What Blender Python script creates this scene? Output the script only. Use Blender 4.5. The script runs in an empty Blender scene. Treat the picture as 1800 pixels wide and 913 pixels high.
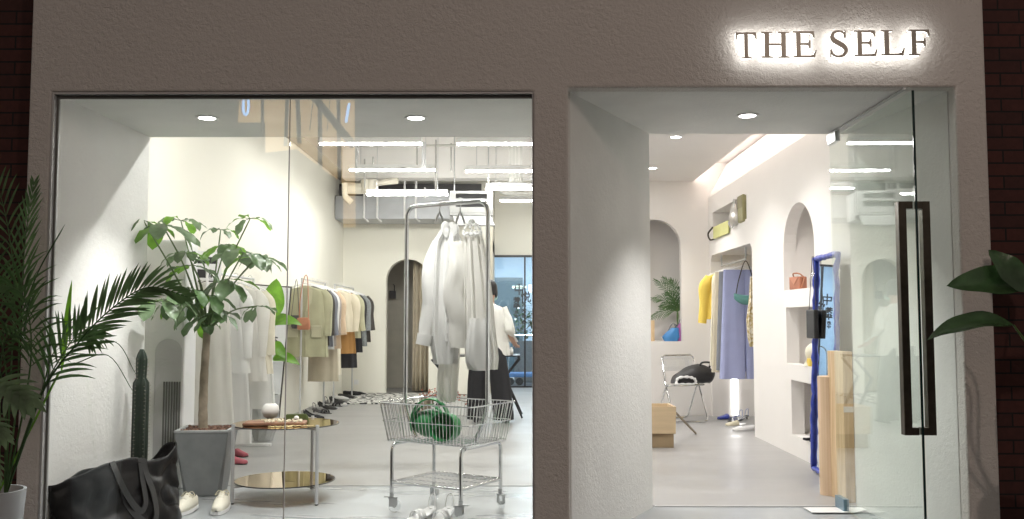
import bpy, bmesh, math, random
from mathutils import Vector, Matrix, Euler, noise
from mathutils.geometry import tessellate_polygon
R = math.radians
random.seed(7)
sc = bpy.context.scene
COL = sc.collection
# ------------------------------------------------------------------ camera, world, exposure
F, CX, CY, PITCH, YAW, CAMZ = 1617.0, 900.0, 456.5, R(3.86), R(0.28), 1.25
cam_d = bpy.data.cameras.new('camera'); cam = bpy.data.objects.new('camera', cam_d); COL.objects.link(cam)
cam_d.sensor_width = 36; cam_d.lens = 36*F/1800; cam_d.clip_end = 500; cam_d.clip_start = .05
cam.location = (0, 0, CAMZ); cam.rotation_euler = (R(90)+PITCH, 0, YAW)
sc.camera = cam
sc.view_settings.view_transform = 'Standard'; sc.view_settings.look = 'None'
sc.view_settings.exposure = .52; sc.view_settings.gamma = 1; sc.view_settings.use_curve_mapping = False
sc.cycles.use_denoising = True
sc.cycles.max_bounces = 9; sc.cycles.diffuse_bounces = 5; sc.cycles.glossy_bounces = 5
sc.cycles.transparent_max_bounces = 24; sc.cycles.transmission_bounces = 6
sc.cycles.sample_clamp_indirect = 6; sc.cycles.caustics_reflective = False; sc.cycles.caustics_refractive = False
w = bpy.data.worlds.new('World'); sc.world = w; w.use_nodes = True
bg = w.node_tree.nodes['Background']; bg.inputs[0].default_value = (1, .87, .80, 1); bg.inputs[1].default_value = .135

TUBE_E, SIGN_E, SPOT_W, DOWN_E = 74.0, 8.0, 95.0, 20.0

def at(px, py, Y=None, z=None, X=None):
    """the world point seen at a photo pixel, at a given depth, height or side distance"""
    d = Euler(cam.rotation_euler).to_matrix() @ Vector(((px-CX)/F, (CY-py)/F, -1))
    if Y is not None: t = Y/d.y
    elif z is not None: t = (z-CAMZ)/d.z
    else: t = X/d.x
    return Vector((0, 0, CAMZ)) + d*t

# ------------------------------------------------------------------ materials
def new_mat(name):
    m = bpy.data.materials.new(name); m.use_nodes = True
    return m, m.node_tree.nodes, m.node_tree.links, m.node_tree.nodes['Principled BSDF']
def mat(name, col, rough=.6, metal=0, var=.06, vscale=6, bump=0, bscale=60, spec=.5, trans=0, coat=0, sheen=0, stretch=None):
    m, n, l, b = new_mat(name)
    b.inputs['Roughness'].default_value = rough; b.inputs['Metallic'].default_value = metal
    b.inputs['Specular IOR Level'].default_value = spec
    if coat: b.inputs['Coat Weight'].default_value = coat; b.inputs['Coat Roughness'].default_value = .15
    if sheen: b.inputs['Sheen Weight'].default_value = sheen
    tc = n.new('ShaderNodeTexCoord'); mp = n.new('ShaderNodeMapping')
    l.new(tc.outputs['Object'], mp.inputs[0])
    if stretch: mp.inputs['Scale'].default_value = stretch
    nz = n.new('ShaderNodeTexNoise'); nz.inputs['Scale'].default_value = vscale; nz.inputs['Detail'].default_value = 5
    l.new(mp.outputs[0], nz.inputs[0])
    rp = n.new('ShaderNodeValToRGB'); rp.color_ramp.elements[0].position = .3; rp.color_ramp.elements[1].position = .7
    rp.color_ramp.elements[0].color = [c*(1-var) for c in col]+[1]; rp.color_ramp.elements[1].color = [min(1, c*(1+var)) for c in col]+[1]
    l.new(nz.outputs['Fac'], rp.inputs[0]); l.new(rp.outputs[0], b.inputs['Base Color'])
    if bump:
        n2 = n.new('ShaderNodeTexNoise'); n2.inputs['Scale'].default_value = bscale; n2.inputs['Detail'].default_value = 4
        l.new(mp.outputs[0], n2.inputs[0])
        bp = n.new('ShaderNodeBump'); bp.inputs['Strength'].default_value = .8; bp.inputs['Distance'].default_value = bump
        l.new(n2.outputs['Fac'], bp.inputs['Height']); l.new(bp.outputs[0], b.inputs['Normal'])
    if trans:
        t = n.new('ShaderNodeBsdfTranslucent'); mx = n.new('ShaderNodeMixShader'); mx.inputs[0].default_value = trans
        l.new(rp.outputs[0], t.inputs[0]); l.new(b.outputs[0], mx.inputs[1]); l.new(t.outputs[0], mx.inputs[2])
        l.new(mx.outputs[0], n['Material Output'].inputs[0])
    return m
def emit(name, col, s):
    m = bpy.data.materials.new(name); m.use_nodes = True; n = m.node_tree.nodes; n.remove(n['Principled BSDF'])
    e = n.new('ShaderNodeEmission'); e.inputs[0].default_value = (*col, 1); e.inputs[1].default_value = s
    m.node_tree.links.new(e.outputs[0], n['Material Output'].inputs[0]); return m
def glass(name, tint, refl=1.0, gcol=(1, 1, 1)):
    """clear flat glass: transparent sheet with Schlick reflection on each face"""
    m = bpy.data.materials.new(name); m.use_nodes = True; n = m.node_tree.nodes; l = m.node_tree.links; n.remove(n['Principled BSDF'])
    g = n.new('ShaderNodeNewGeometry'); dt = n.new('ShaderNodeVectorMath'); dt.operation = 'DOT_PRODUCT'
    l.new(g.outputs['Normal'], dt.inputs[0]); l.new(g.outputs['Incoming'], dt.inputs[1])
    def mth(op, a, b=None):
        k = n.new('ShaderNodeMath'); k.operation = op
        for i, v in enumerate((a, b)):
            if v is None: continue
            if isinstance(v, (int, float)): k.inputs[i].default_value = v
            else: l.new(v, k.inputs[i])
        return k.outputs[0]
    c = mth('ABSOLUTE', dt.outputs['Value']); c = mth('SUBTRACT', 1.0, c); c = mth('POWER', c, 5.0)
    c = mth('MULTIPLY', c, .96*refl); c = mth('ADD', c, .04*refl)
    t = n.new('ShaderNodeBsdfTransparent'); t.inputs[0].default_value = (*tint, 1)
    gl = n.new('ShaderNodeBsdfGlossy'); gl.inputs['Roughness'].default_value = 0.0; gl.inputs['Color'].default_value = (*gcol, 1)
    mx = n.new('ShaderNodeMixShader'); l.new(c, mx.inputs[0]); l.new(t.outputs[0], mx.inputs[1]); l.new(gl.outputs[0], mx.inputs[2])
    l.new(mx.outputs[0], n['Material Output'].inputs[0]); return m
def stucco(name, col, dist=.010, scale=1.0, smear=.5):
    m, n, l, b = new_mat(name); b.inputs['Roughness'].default_value = .75
    tc = n.new('ShaderNodeTexCoord')
    nz = n.new('ShaderNodeTexNoise'); nz.inputs['Scale'].default_value = 55*scale; nz.inputs['Detail'].default_value = 5; nz.inputs['Roughness'].default_value = .55
    nz.inputs['Distortion'].default_value = 1.2
    big = n.new('ShaderNodeTexNoise'); big.inputs['Scale'].default_value = 3; big.inputs['Detail'].default_value = 3
    vo = n.new('ShaderNodeTexVoronoi'); vo.inputs['Scale'].default_value = 38*scale; vo.feature = 'SMOOTH_F1'
    for k in (nz, big, vo): l.new(tc.outputs['Object'], k.inputs['Vector'])
    mlt = n.new('ShaderNodeMath'); mlt.operation = 'MULTIPLY_ADD'
    l.new(vo.outputs['Distance'], mlt.inputs[0]); mlt.inputs[1].default_value = -.5; l.new(nz.outputs['Fac'], mlt.inputs[2])
    amp = n.new('ShaderNodeMath'); amp.operation = 'MULTIPLY'; l.new(mlt.outputs[0], amp.inputs[0])
    ra = n.new('ShaderNodeMapRange'); ra.inputs[1].default_value = .3; ra.inputs[2].default_value = .7; ra.inputs[3].default_value = 1-smear; ra.inputs[4].default_value = 1
    l.new(big.outputs['Fac'], ra.inputs[0]); l.new(ra.outputs[0], amp.inputs[1])
    bp = n.new('ShaderNodeBump'); bp.inputs['Strength'].default_value = 1; bp.inputs['Distance'].default_value = dist
    l.new(amp.outputs[0], bp.inputs['Height']); l.new(bp.outputs[0], b.inputs['Normal'])
    rp = n.new('ShaderNodeValToRGB'); rp.color_ramp.elements[0].color = [c*.86 for c in col]+[1]; rp.color_ramp.elements[1].color = [min(1, c*1.06) for c in col]+[1]
    l.new(big.outputs['Fac'], rp.inputs[0]); l.new(rp.outputs[0], b.inputs['Base Color'])
    return m
def floor_mat(name, a, b_, rough=.32):
    m, n, l, b = new_mat(name)
    tc = n.new('ShaderNodeTexCoord'); mp = n.new('ShaderNodeMapping'); mp.inputs['Scale'].default_value = (.5, 2.2, 1); l.new(tc.outputs['Object'], mp.inputs[0])
    nz = n.new('ShaderNodeTexNoise'); nz.inputs['Scale'].default_value = 1.1; nz.inputs['Detail'].default_value = 7; nz.inputs['Roughness'].default_value = .55; nz.inputs['Distortion'].default_value = .2
    fn = n.new('ShaderNodeTexNoise'); fn.inputs['Scale'].default_value = 12; fn.inputs['Detail'].default_value = 6
    l.new(mp.outputs[0], nz.inputs[0]); l.new(mp.outputs[0], fn.inputs[0])
    mx = n.new('ShaderNodeMath'); mx.operation = 'MULTIPLY_ADD'; mx.inputs[1].default_value = .3; l.new(fn.outputs['Fac'], mx.inputs[0]); l.new(nz.outputs['Fac'], mx.inputs[2])
    rp = n.new('ShaderNodeValToRGB'); rp.color_ramp.elements[0].position = .42; rp.color_ramp.elements[1].position = .85
    rp.color_ramp.elements[0].color = (*a, 1); rp.color_ramp.elements[1].color = (*b_, 1)
    l.new(mx.outputs[0], rp.inputs[0]); l.new(rp.outputs[0], b.inputs['Base Color'])
    rr = n.new('ShaderNodeMapRange'); rr.inputs[1].default_value = .3; rr.inputs[2].default_value = .8; rr.inputs[3].default_value = rough-.08; rr.inputs[4].default_value = rough+.14
    l.new(nz.outputs['Fac'], rr.inputs[0]); l.new(rr.outputs[0], b.inputs['Roughness'])
    bp = n.new('ShaderNodeBump'); bp.inputs['Distance'].default_value = .0006; bp.inputs['Strength'].default_value = .3; l.new(nz.outputs['Fac'], bp.inputs['Height']); l.new(bp.outputs[0], b.inputs['Normal'])
    return m
def brick_mat():
    m, n, l, b = new_mat('dark_brick'); b.inputs['Roughness'].default_value = .85
    tc = n.new('ShaderNodeTexCoord'); mp = n.new('ShaderNodeMapping'); mp.inputs['Rotation'].default_value = (R(90), 0, 0)
    l.new(tc.outputs['Object'], mp.inputs[0])
    br = n.new('ShaderNodeTexBrick'); br.inputs['Scale'].default_value = 1
    br.inputs['Brick Width'].default_value = .24; br.inputs['Row Height'].default_value = .074; br.inputs['Mortar Size'].default_value = .005
    br.inputs['Color1'].default_value = (.105, .032, .026, 1); br.inputs['Color2'].default_value = (.075, .026, .023, 1); br.inputs['Mortar'].default_value = (.018, .012, .012, 1)
    l.new(mp.outputs[0], br.inputs[0])
    nz = n.new('ShaderNodeTexNoise'); nz.inputs['Scale'].default_value = 30; nz.inputs['Detail'].default_value = 6; l.new(tc.outputs['Object'], nz.inputs[0])
    mx = n.new('ShaderNodeMix'); mx.data_type = 'RGBA'; mx.blend_type = 'MULTIPLY'; mx.inputs[0].default_value = .5
    l.new(br.outputs['Color'], mx.inputs[6]); l.new(nz.outputs['Fac'], mx.inputs[7]); l.new(mx.outputs[2], b.inputs['Base Color'])
    iv = n.new('ShaderNodeMath'); iv.operation = 'MULTIPLY_ADD'; iv.inputs[1].default_value = -1; l.new(br.outputs['Fac'], iv.inputs[0])
    n3 = n.new('ShaderNodeMath'); n3.operation = 'MULTIPLY'; n3.inputs[1].default_value = .3; l.new(nz.outputs['Fac'], n3.inputs[0]); l.new(n3.outputs[0], iv.inputs[2])
    bp = n.new('ShaderNodeBump'); bp.inputs['Distance'].default_value = .008; l.new(iv.outputs[0], bp.inputs['Height']); l.new(bp.outputs[0], b.inputs['Normal'])
    return m
def tweed(name, c1, c2, sc_=120):
    m, n, l, b = new_mat(name); b.inputs['Roughness'].default_value = .9
    tc = n.new('ShaderNodeTexCoord'); nz = n.new('ShaderNodeTexNoise'); nz.inputs['Scale'].default_value = sc_; nz.inputs['Detail'].default_value = 3; l.new(tc.outputs['Object'], nz.inputs[0])
    rp = n.new('ShaderNodeValToRGB'); rp.color_ramp.elements[0].position = .4; rp.color_ramp.elements[1].position = .6
    rp.color_ramp.elements[0].color = (*c1, 1); rp.color_ramp.elements[1].color = (*c2, 1)
    l.new(nz.outputs['Fac'], rp.inputs[0]); l.new(rp.outputs[0], b.inputs['Base Color']); return m
def wood(name, c1, c2, stretch=(18, 18, 1.2)):
    m = tweed(name, c1, c2, 2.2); n = m.node_tree.nodes; l = m.node_tree.links
    mp = n.new('ShaderNodeMapping'); mp.inputs['Scale'].default_value = stretch
    tc = [k for k in n if k.type == 'TEX_COORD'][0]; nz = [k for k in n if k.type == 'TEX_NOISE'][0]
    l.new(tc.outputs['Object'], mp.inputs[0]); l.new(mp.outputs[0], nz.inputs[0]); nz.inputs['Detail'].default_value = 6; n['Principled BSDF'].inputs['Roughness'].default_value = .5
    return m
def wavy_rug():
    m, n, l, b = new_mat('wavy_rug'); b.inputs['Roughness'].default_value = .95
    tc = n.new('ShaderNodeTexCoord'); wv = n.new('ShaderNodeTexWave'); wv.wave_type = 'BANDS'; wv.bands_direction = 'DIAGONAL'
    wv.inputs['Scale'].default_value = 3.6; wv.inputs['Distortion'].default_value = 5; wv.inputs['Detail'].default_value = 0; wv.inputs['Detail Scale'].default_value = 2.5
    ck = n.new('ShaderNodeTexChecker'); ck.inputs['Scale'].default_value = 6.5
    l.new(tc.outputs['Object'], wv.inputs[0])
    rp = n.new('ShaderNodeValToRGB'); rp.color_ramp.interpolation = 'CONSTANT'; rp.color_ramp.elements[0].color = (.02, .02, .02, 1); rp.color_ramp.elements[1].position = .45; rp.color_ramp.elements[1].color = (.75, .74, .70, 1)
    l.new(wv.outputs['Fac'], rp.inputs[0]); l.new(rp.outputs[0], b.inputs['Base Color']); return m
M = {}
M['facade'] = stucco('facade_stucco', (.75, .715, .685), .010, 1.15, .5)
M['reveal'] = stucco('reveal_stucco', (.87, .865, .845), .0035, .9, .5)
M['paint_warm'] = mat('warm_white_paint', (.87, .85, .765), .7, var=.015, vscale=2, bump=.0008, bscale=90)
M['paint_white'] = mat('white_paint', (.80, .775, .755), .7, var=.012, vscale=2, bump=.0008, bscale=90)
M['ceil'] = mat('ceiling_grey', (.40, .39, .37), .8, var=.08, vscale=3, bump=.002, bscale=40)
M['brick'] = brick_mat()
M['floor'] = floor_mat('interior_concrete', (.29, .286, .282), (.335, .33, .327), .38)
M['sill'] = floor_mat('entrance_concrete', (.335, .355, .37), (.355, .375, .388), .30)
M['street'] = floor_mat('street_paving', (.06, .058, .055), (.10, .095, .09), .7)
M['acwhite'] = mat('appliance_white', (.36, .36, .355), .4, var=.02)
M['chrome'] = mat('chrome', (.72, .73, .74), .10, 1, var=.02)
M['steel'] = mat('brushed_steel', (.55, .56, .57), .28, 1, var=.03)
M['alu'] = mat('painted_aluminium', (.55, .55, .56), .4, .3, var=.02)
M['darkmetal'] = mat('dark_bronze_metal', (.085, .075, .06), .32, .9, var=.15, vscale=20)
M['signmetal'] = mat('sign_metal', (.26, .24, .21), .4, .5, var=.1)
M['blackp'] = mat('black_plastic', (.02, .02, .022), .35)
M['black'] = mat('black_cloth', (.018, .018, .022), .85, bump=.002, bscale=40)
M['leather'] = mat('black_leather', (0.003, .003, .004), .30, var=.2, bump=.0016, bscale=120, spec=.20)
M['leather2'] = mat('soft_black_leather', (.03, .03, .032), .45, bump=.002, bscale=90)
M['white'] = mat('white_lacquer', (.82, .82, .82), .35, var=.01)
M['whitecloth'] = mat('white_cotton', (.86, .86, .85), .9, var=.02, bump=.0015, bscale=200, trans=.42)
M['sheer'] = mat('sheer_white_cloth', (.84, .83, .80), .9, var=.03, bump=.0015, bscale=160, trans=.5)
M['cream'] = mat('cream_cotton', (.72, .66, .50), .9, var=.04, bump=.002, bscale=150)
M['glass_win'] = glass('window_glass', (.985, .995, .985))
M['glass_door'] = glass('door_glass', (.94, .97, .95), 1.0)
M['glass_edge'] = mat('glass_edge', (.012, .03, .028), .1)
M['clear'] = glass('clear_plastic', (.93, .94, .95), 1.6)
M['green_leather'] = mat('green_leather', (.015, .20, .055), .42, var=.12, bump=.001, bscale=120)
M['concrete'] = mat('concrete_pot', (.25, .26, .265), .6, var=.12, vscale=9, bump=.001, bscale=60)
M['concrete_lt'] = mat('pale_concrete_pot', (.40, .41, .41), .7, var=.12, vscale=9, bump=.001, bscale=60)
M['potwhite'] = mat('white_glazed_pot', (.50, .53, .56), .45, var=.1, vscale=4)
M['bark'] = mat('bark', (.30, .25, .19), .85, var=.25, vscale=14, bump=.006, bscale=30)
M['soil'] = tweed('clay_pebbles', (.06, .03, .02), (.24, .13, .09), 60)
def leafmat(name, a, tr=.35, rough=.35):
    return mat(name, a, rough, var=.32, vscale=11, bump=.0025, bscale=34, trans=tr, spec=.6)
M['leaf'] = leafmat('leaf_green', (.17, .255, .135), .38, .24)
M['leafbright'] = leafmat('leaf_bright', (.16, .36, .03), .55)
M['leafdark'] = leafmat('leaf_dark', (.055, .115, .045), .25, .25)
M['softgreen'] = leafmat('leaf_upper', (.10, .19, .07), .35, .28)
M['palm'] = leafmat('palm_leaf', (.085, .17, .06), .30)
M['stem'] = mat('green_stem', (.10, .17, .05), .5)
M['cactus'] = mat('cactus_skin', (.012, .024, .015), .5, var=.2, vscale=20)
M['spine'] = mat('cactus_spines', (.45, .42, .33), .8)
M['bronzeglass'] = glass('bronze_glass', (.44, .32, .22), 3.8, (1, .86, .68))
M['shelfglass'] = M['bronzeglass']
M['ceramic'] = mat('white_ceramic', (.72, .70, .68), .6, var=.03, bump=.0006, bscale=200)
M['skin'] = mat('skin', (.55, .34, .25), .55)
M['hair'] = mat('black_hair', (.012, .011, .011), .5, bump=.002, bscale=120)
M['mirror'] = mat('mirror_glass', (.90, .92, .92), .01, 1, var=0)
M['blueframe'] = mat('cobalt_blue_resin', (.035, .065, .42), .32, var=.2, vscale=20, coat=.3)
M['plywood'] = wood('pale_plywood', (.60, .42, .24), (.72, .54, .34))
M['paper'] = wood('kraft_paper_roll', (.66, .48, .32), (.74, .56, .39), (30, 30, .3))
M['woodtray'] = wood('walnut', (.16, .07, .04), (.30, .15, .08), (4, 30, 30))
M['pink'] = mat('pink_suede', (.42, .11, .14), .8)
M['tubeglow'] = emit('tube_glow', (1, .985, .95), TUBE_E)
M['downglow'] = emit('downlight_glow', (1, .97, .92), DOWN_E)
M['halo'] = emit('sign_halo', (1, .98, .92), SIGN_E)

# ------------------------------------------------------------------ mesh building
class MB:
    def __init__(s): s.v = []; s.f = []
    def add(s, vs, fs, T=None):
        o = len(s.v)
        for v in vs:
            v = Vector(v); s.v.append(T @ v if T is not None else v)
        for f in fs: s.f.append([o+i for i in f])
        return s
    def box(s, x0, x1, y0, y1, z0, z1, T=None):
        vs = [(x, y, z) for z in (z0, z1) for y in (y0, y1) for x in (x0, x1)]
        return s.add(vs, [(0, 2, 3, 1), (4, 5, 7, 6), (0, 1, 5, 4), (2, 6, 7, 3), (0, 4, 6, 2), (1, 3, 7, 5)], T)
    def loft(s, rings, closed=True, caps=True, T=None):
        n = len(rings[0]); vs = [p for r in rings for p in r]; fs = []
        for i in range(len(rings)-1):
            for j in range(n if closed else n-1):
                k = (j+1) % n; fs.append((i*n+j, i*n+k, (i+1)*n+k, (i+1)*n+j))
        if caps and closed:
            fs.append(list(range(n))[::-1]); fs.append([(len(rings)-1)*n+j for j in range(n)])
        return s.add(vs, fs, T)
    def tube(s, pts, r, n=8, closed=False, caps=True, T=None, flat=1.0):
        pts = [Vector(p) for p in pts]; m = len(pts); rings = []
        up = None
        for i, p in enumerate(pts):
            a = pts[(i-1) % m] if (closed or i > 0) else p; b = pts[(i+1) % m] if (closed or i < m-1) else p
            t = (b-a).normalized() if (b-a).length > 1e-9 else Vector((0, 0, 1))
            if up is None:
                up = Vector((0, 0, 1)) if abs(t.z) < .9 else Vector((0, 1, 0))
            side = t.cross(up)
            if side.length < 1e-6: side = t.cross(Vector((1, 0, 0)))
            side.normalize(); up = side.cross(t).normalized()
            rr = r[i] if isinstance(r, (list, tuple)) else r
            rings.append([p+side*math.cos(2*math.pi*j/n)*rr+up*math.sin(2*math.pi*j/n)*rr*flat for j in range(n)])
        if closed: rings.append(rings[0])
        return s.loft(rings, True, caps and not closed, T)
    def lathe(s, prof, n=24, c=(0, 0, 0), T=None, caps=True):
        c = Vector(c)
        return s.loft([[c+Vector((math.cos(2*math.pi*j/n)*r, math.sin(2*math.pi*j/n)*r, z)) for j in range(n)] for r, z in prof], True, caps, T)
    def ball(s, c, r, n=12, m=8, T=None):
        if not isinstance(r, (tuple, list)): r = (r, r, r)
        rings = []
        for i in range(m+1):
            a = math.pi*(i/m)*.998+.003
            rings.append([(c[0]+r[0]*math.sin(a)*math.cos(2*math.pi*j/n), c[1]+r[1]*math.sin(a)*math.sin(2*math.pi*j/n), c[2]-r[2]*math.cos(a)) for j in range(n)])
        return s.loft(rings, True, True, T)
    def plate(s, outer, holes, d, mp):
        """polygon with holes, extruded by d; mp(u, v, w) -> world"""
        loops = [[Vector((u, v, 0)) for u, v in lp] for lp in [outer]+list(holes)]
        flat = [p for lp in loops for p in lp]; tris = tessellate_polygon(loops); n = len(flat)
        vs = [mp(p.x, p.y, 0) for p in flat]+[mp(p.x, p.y, d) for p in flat]; fs = []
        for t in tris: fs.append(tuple(t)); fs.append(tuple(i+n for i in t[::-1]))
        o = 0
        for lp in loops:
            k = len(lp)
            for i in range(k): j = (i+1) % k; fs.append((o+i, o+j, o+j+n, o+i+n))
            o += k
        return s.add(vs, fs)
    def sheet(s, fn, nu, nv, T=None, closed=False):
        vs = [fn(i/nu, j/nv) for i in range(nu+1) for j in range(nv+1)]; m = nv+1
        return s.add(vs, [(i*m+j, (i+1)*m+j, (i+1)*m+j+1, i*m+j+1) for i in range(nu) for j in range(nv)], T)
    def build(s, name, m, parent=None, smooth=True, bevel=0, solid=0, angle=38, loc=None):
        me = bpy.data.meshes.new(name); me.from_pydata([tuple(v) for v in s.v], [], s.f); me.validate(); me.update()
        bm = bmesh.new(); bm.from_mesh(me); bmesh.ops.recalc_face_normals(bm, faces=bm.faces); bm.to_mesh(me); bm.free()
        me.materials.append(m if not isinstance(m, str) else M[m])
        o = bpy.data.objects.new(name, me); COL.objects.link(o)
        if smooth:
            me.polygons.foreach_set('use_smooth', [True]*len(me.polygons)); me.set_sharp_from_angle(angle=R(angle))
        if solid:
            q = o.modifiers.new('solid', 'SOLIDIFY'); q.thickness = solid; q.offset = 0
        if bevel:
            q = o.modifiers.new('bevel', 'BEVEL'); q.width = bevel; q.segments = 2; q.limit_method = 'ANGLE'; q.angle_limit = R(50)
        if parent: o.parent = parent
        if loc: o.location = loc
        return o
def tag(o, label, cat, group=None):
    o['label'] = label; o['category'] = cat
    if group: o['group'] = group
    return o
def thing(name, label, cat, loc=(0, 0, 0), rz=0, group=None, rot=None):
    o = bpy.data.objects.new(name, None); COL.objects.link(o); o.empty_display_size = .1
    o.location = loc; o.rotation_euler = rot if rot else (0, 0, rz)
    return tag(o, label, cat, group)
def struct(o): o['kind'] = 'structure'; return o
def copy_thing(o, loc=None, rz=None, label=None):
    c = o.copy(); COL.objects.link(c)
    for ch in list(o.children):
        d = ch.copy(); COL.objects.link(d); d.parent = c
        for g in list(ch.children):
            e = g.copy(); COL.objects.link(e); e.parent = d
    if loc is not None: c.location = loc
    if rz is not None: c.rotation_euler = (0, 0, rz)
    if label: c['label'] = label
    return c
def arch(cx, z0, z1, hw, n=20):
    """outline of an arched opening, counter-clockwise"""
    zs = z1-hw
    return [(cx-hw, z0), (cx+hw, z0)]+[(cx+hw*math.cos(a), zs+hw*math.sin(a)) for a in [math.pi*i/n for i in range(n+1)]]
def rect(a, b, c, d): return [(a, c), (b, c), (b, d), (a, d)]
def bend(pts, rad=.06, n=5):
    """round the inner corners of a polyline"""
    pts = [Vector(p) for p in pts]; out = [pts[0]]
    for i in range(1, len(pts)-1):
        a, p, b = pts[i-1], pts[i], pts[i+1]; r = min(rad, (a-p).length*.49, (b-p).length*.49)
        p0 = p+(a-p).normalized()*r; p1 = p+(b-p).normalized()*r
        for k in range(n+1):
            t = k/n; out.append(p0*(1-t)**2+p*2*t*(1-t)+p1*t*t)
    out.append(pts[-1]); return out
def smooth_path(pts, n=6):
    """Catmull-Rom through the points"""
    P = [Vector(p) for p in pts]; P = [P[0]*2-P[1]]+P+[P[-1]*2-P[-2]]; out = []
    for i in range(1, len(P)-2):
        for k in range(n):
            t = k/n; a, b, c, d = P[i-1], P[i], P[i+1], P[i+2]
            out.append(.5*((2*b)+(c-a)*t+(2*a-5*b+4*c-d)*t*t+(-a+3*b-3*c+d)*t**3))
    out.append(P[-2]); return out
# ================================================================== the building
YF, YI, SOF = 5.05, 6.33, 2.53
XL, XR, YB, YB2, YD = -3.03, 2.60, 16.0, 12.4, 17.6
# facade: front skin with the two openings
wx0, wx1 = at(83, 400, Y=YF).x, .093
dx0, dx1 = .288, 2.44
SOFD = 2.55
fx0, fx1, ftop = -2.72, 2.61, 4.6
b = MB()
b.plate([(fx0, -.2), (wx0, -.2), (wx0, SOF), (wx1, SOF), (wx1, -.2), (dx0, -.2), (dx0, SOFD), (dx1, SOFD), (dx1, -.2), (fx1, -.2), (fx1, ftop), (fx0, ftop)], [], .10, lambda u, v, w_: (u, YF+w_, v))
fac = b.build('facade_wall', 'facade', None, smooth=False, bevel=.012)
tag(fac, 'rough taupe grey stuccoed shop front wall framing the window and doorway', 'wall')
# reveals: soffits and side cheeks as solid masses behind the skin
def quadprism(mb, pts, z0, z1):
    n = len(pts); vs = [(x, y, z0) for x, y in pts]+[(x, y, z1) for x, y in pts]
    mb.add(vs, [tuple(range(n))[::-1], tuple(range(n, 2*n))]+[(i, (i+1) % n, (i+1) % n+n, i+n) for i in range(n)])
yr = YF+.101
b = MB(); quadprism(b, [(fx0+.03, yr), (wx0, yr), (-2.555, YI), (XL-.3, YI), (XL-.3, YF+.61), (fx0+.03, YF+.61)], -.2, 4.4)
b.build('reveal', 'reveal', fac, smooth=False)
b = MB(); quadprism(b, [(wx1, yr), (dx0+.015, yr), (.925, YI), (.46, YI)], -.2, SOFD+.02)
b.build('pier', 'reveal', fac, smooth=False, bevel=.01)
b = MB(); quadprism(b, [(dx1, yr), (fx1-.03, yr), (fx1-.03, YF+.61), (3.2, YF+.61), (3.2, YI), (2.30, YI)], -.2, 4.4)
b.build('reveal', 'reveal', fac, smooth=False)
b = MB(); b.box(wx0-.02, dx1+.02, yr, YI-.002, SOFD+.002, 4.39); quadprism(b, [(wx0-.02, yr), (.13, yr), (.60, YI-.003), (wx0-.02, YI-.003)], SOF+.002, SOFD+.001)
b.build('soffit', 'reveal', fac, smooth=False)
# brick building
for (x0, x1, lab) in ((-14, fx0+.02, 'dark red brick wall to the left of the pale shop front'), (fx1-.02, 14, 'dark red brick wall to the right of the pale shop front')):
    b = MB(); b.box(x0, x1, YF+.13, YF+.6, -.2, 9); tag(b.build('brick_wall', 'brick', None, smooth=False), lab, 'wall')
b = MB(); b.box(fx0, fx1, YF+.16, YF+.6, ftop, 9); tag(b.build('brick_wall', 'brick', None, smooth=False), 'dark brick storey above the shop front', 'wall')
# ground
b = MB(); b.box(-90, 90, -120, YF-.02, -.5, -.16); struct(b.build('pavement', 'street', None, smooth=False))
b = MB(); b.box(-2.9, 2.9, YF-.02, 7.12, -.4, -.004); struct(b.build('entrance_floor', 'sill', None, smooth=False))
b = MB(); quadprism(b, [(.93, YI+.03), (XR+.6, YI+.03), (XR+.6, 22), (-3.6, 22), (-3.6, 7.12), (.93, 7.12)], -.3, 0)
struct(b.build('floor', 'floor', None, smooth=False))
# door threshold strip
b = MB(); b.box(.94, 2.3, YI+.006, YI+.028, -.003, .003); struct(b.build('threshold', 'alu', None, smooth=False))
# interior walls
b = MB(); b.box(XL-.3, XL, YI, YB+.02, 0, 3.67); tag(b.build('left_wall', 'paint_warm', None, smooth=False), 'long cream painted side wall behind the clothes racks', 'wall')
b = MB(); b.box(XL-.3, XL+.22, YI, YB-.01, 3.672, 4.3); tag(b.build('bulkhead', 'ceil', None, smooth=False), 'grey bulkhead running along the top of the cream side wall', 'bulkhead')
b = MB()
b.plate(rect(XL-.3, -.52, 0, 4.3), [arch(-1.90, .004, 2.34, .375)], .2, lambda u, v, w_: (u, YB+.02+w_, v))
bw = tag(b.build('back_wall', 'paint_warm', None, smooth=False), 'cream back wall with the arched opening of the fitting room', 'wall')
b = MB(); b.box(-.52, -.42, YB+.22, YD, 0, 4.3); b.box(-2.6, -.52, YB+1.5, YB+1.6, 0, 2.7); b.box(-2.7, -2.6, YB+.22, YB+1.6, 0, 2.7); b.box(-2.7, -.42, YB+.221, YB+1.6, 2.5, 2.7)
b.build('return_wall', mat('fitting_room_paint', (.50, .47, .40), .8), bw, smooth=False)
b = MB(); b.box(-.42, 1.6, YD, YD+.15, 2.52, 4.3); tag(b.build('header_wall', 'paint_warm', None, smooth=False), 'cream wall above the blue glass entrance at the far end', 'wall')
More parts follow.
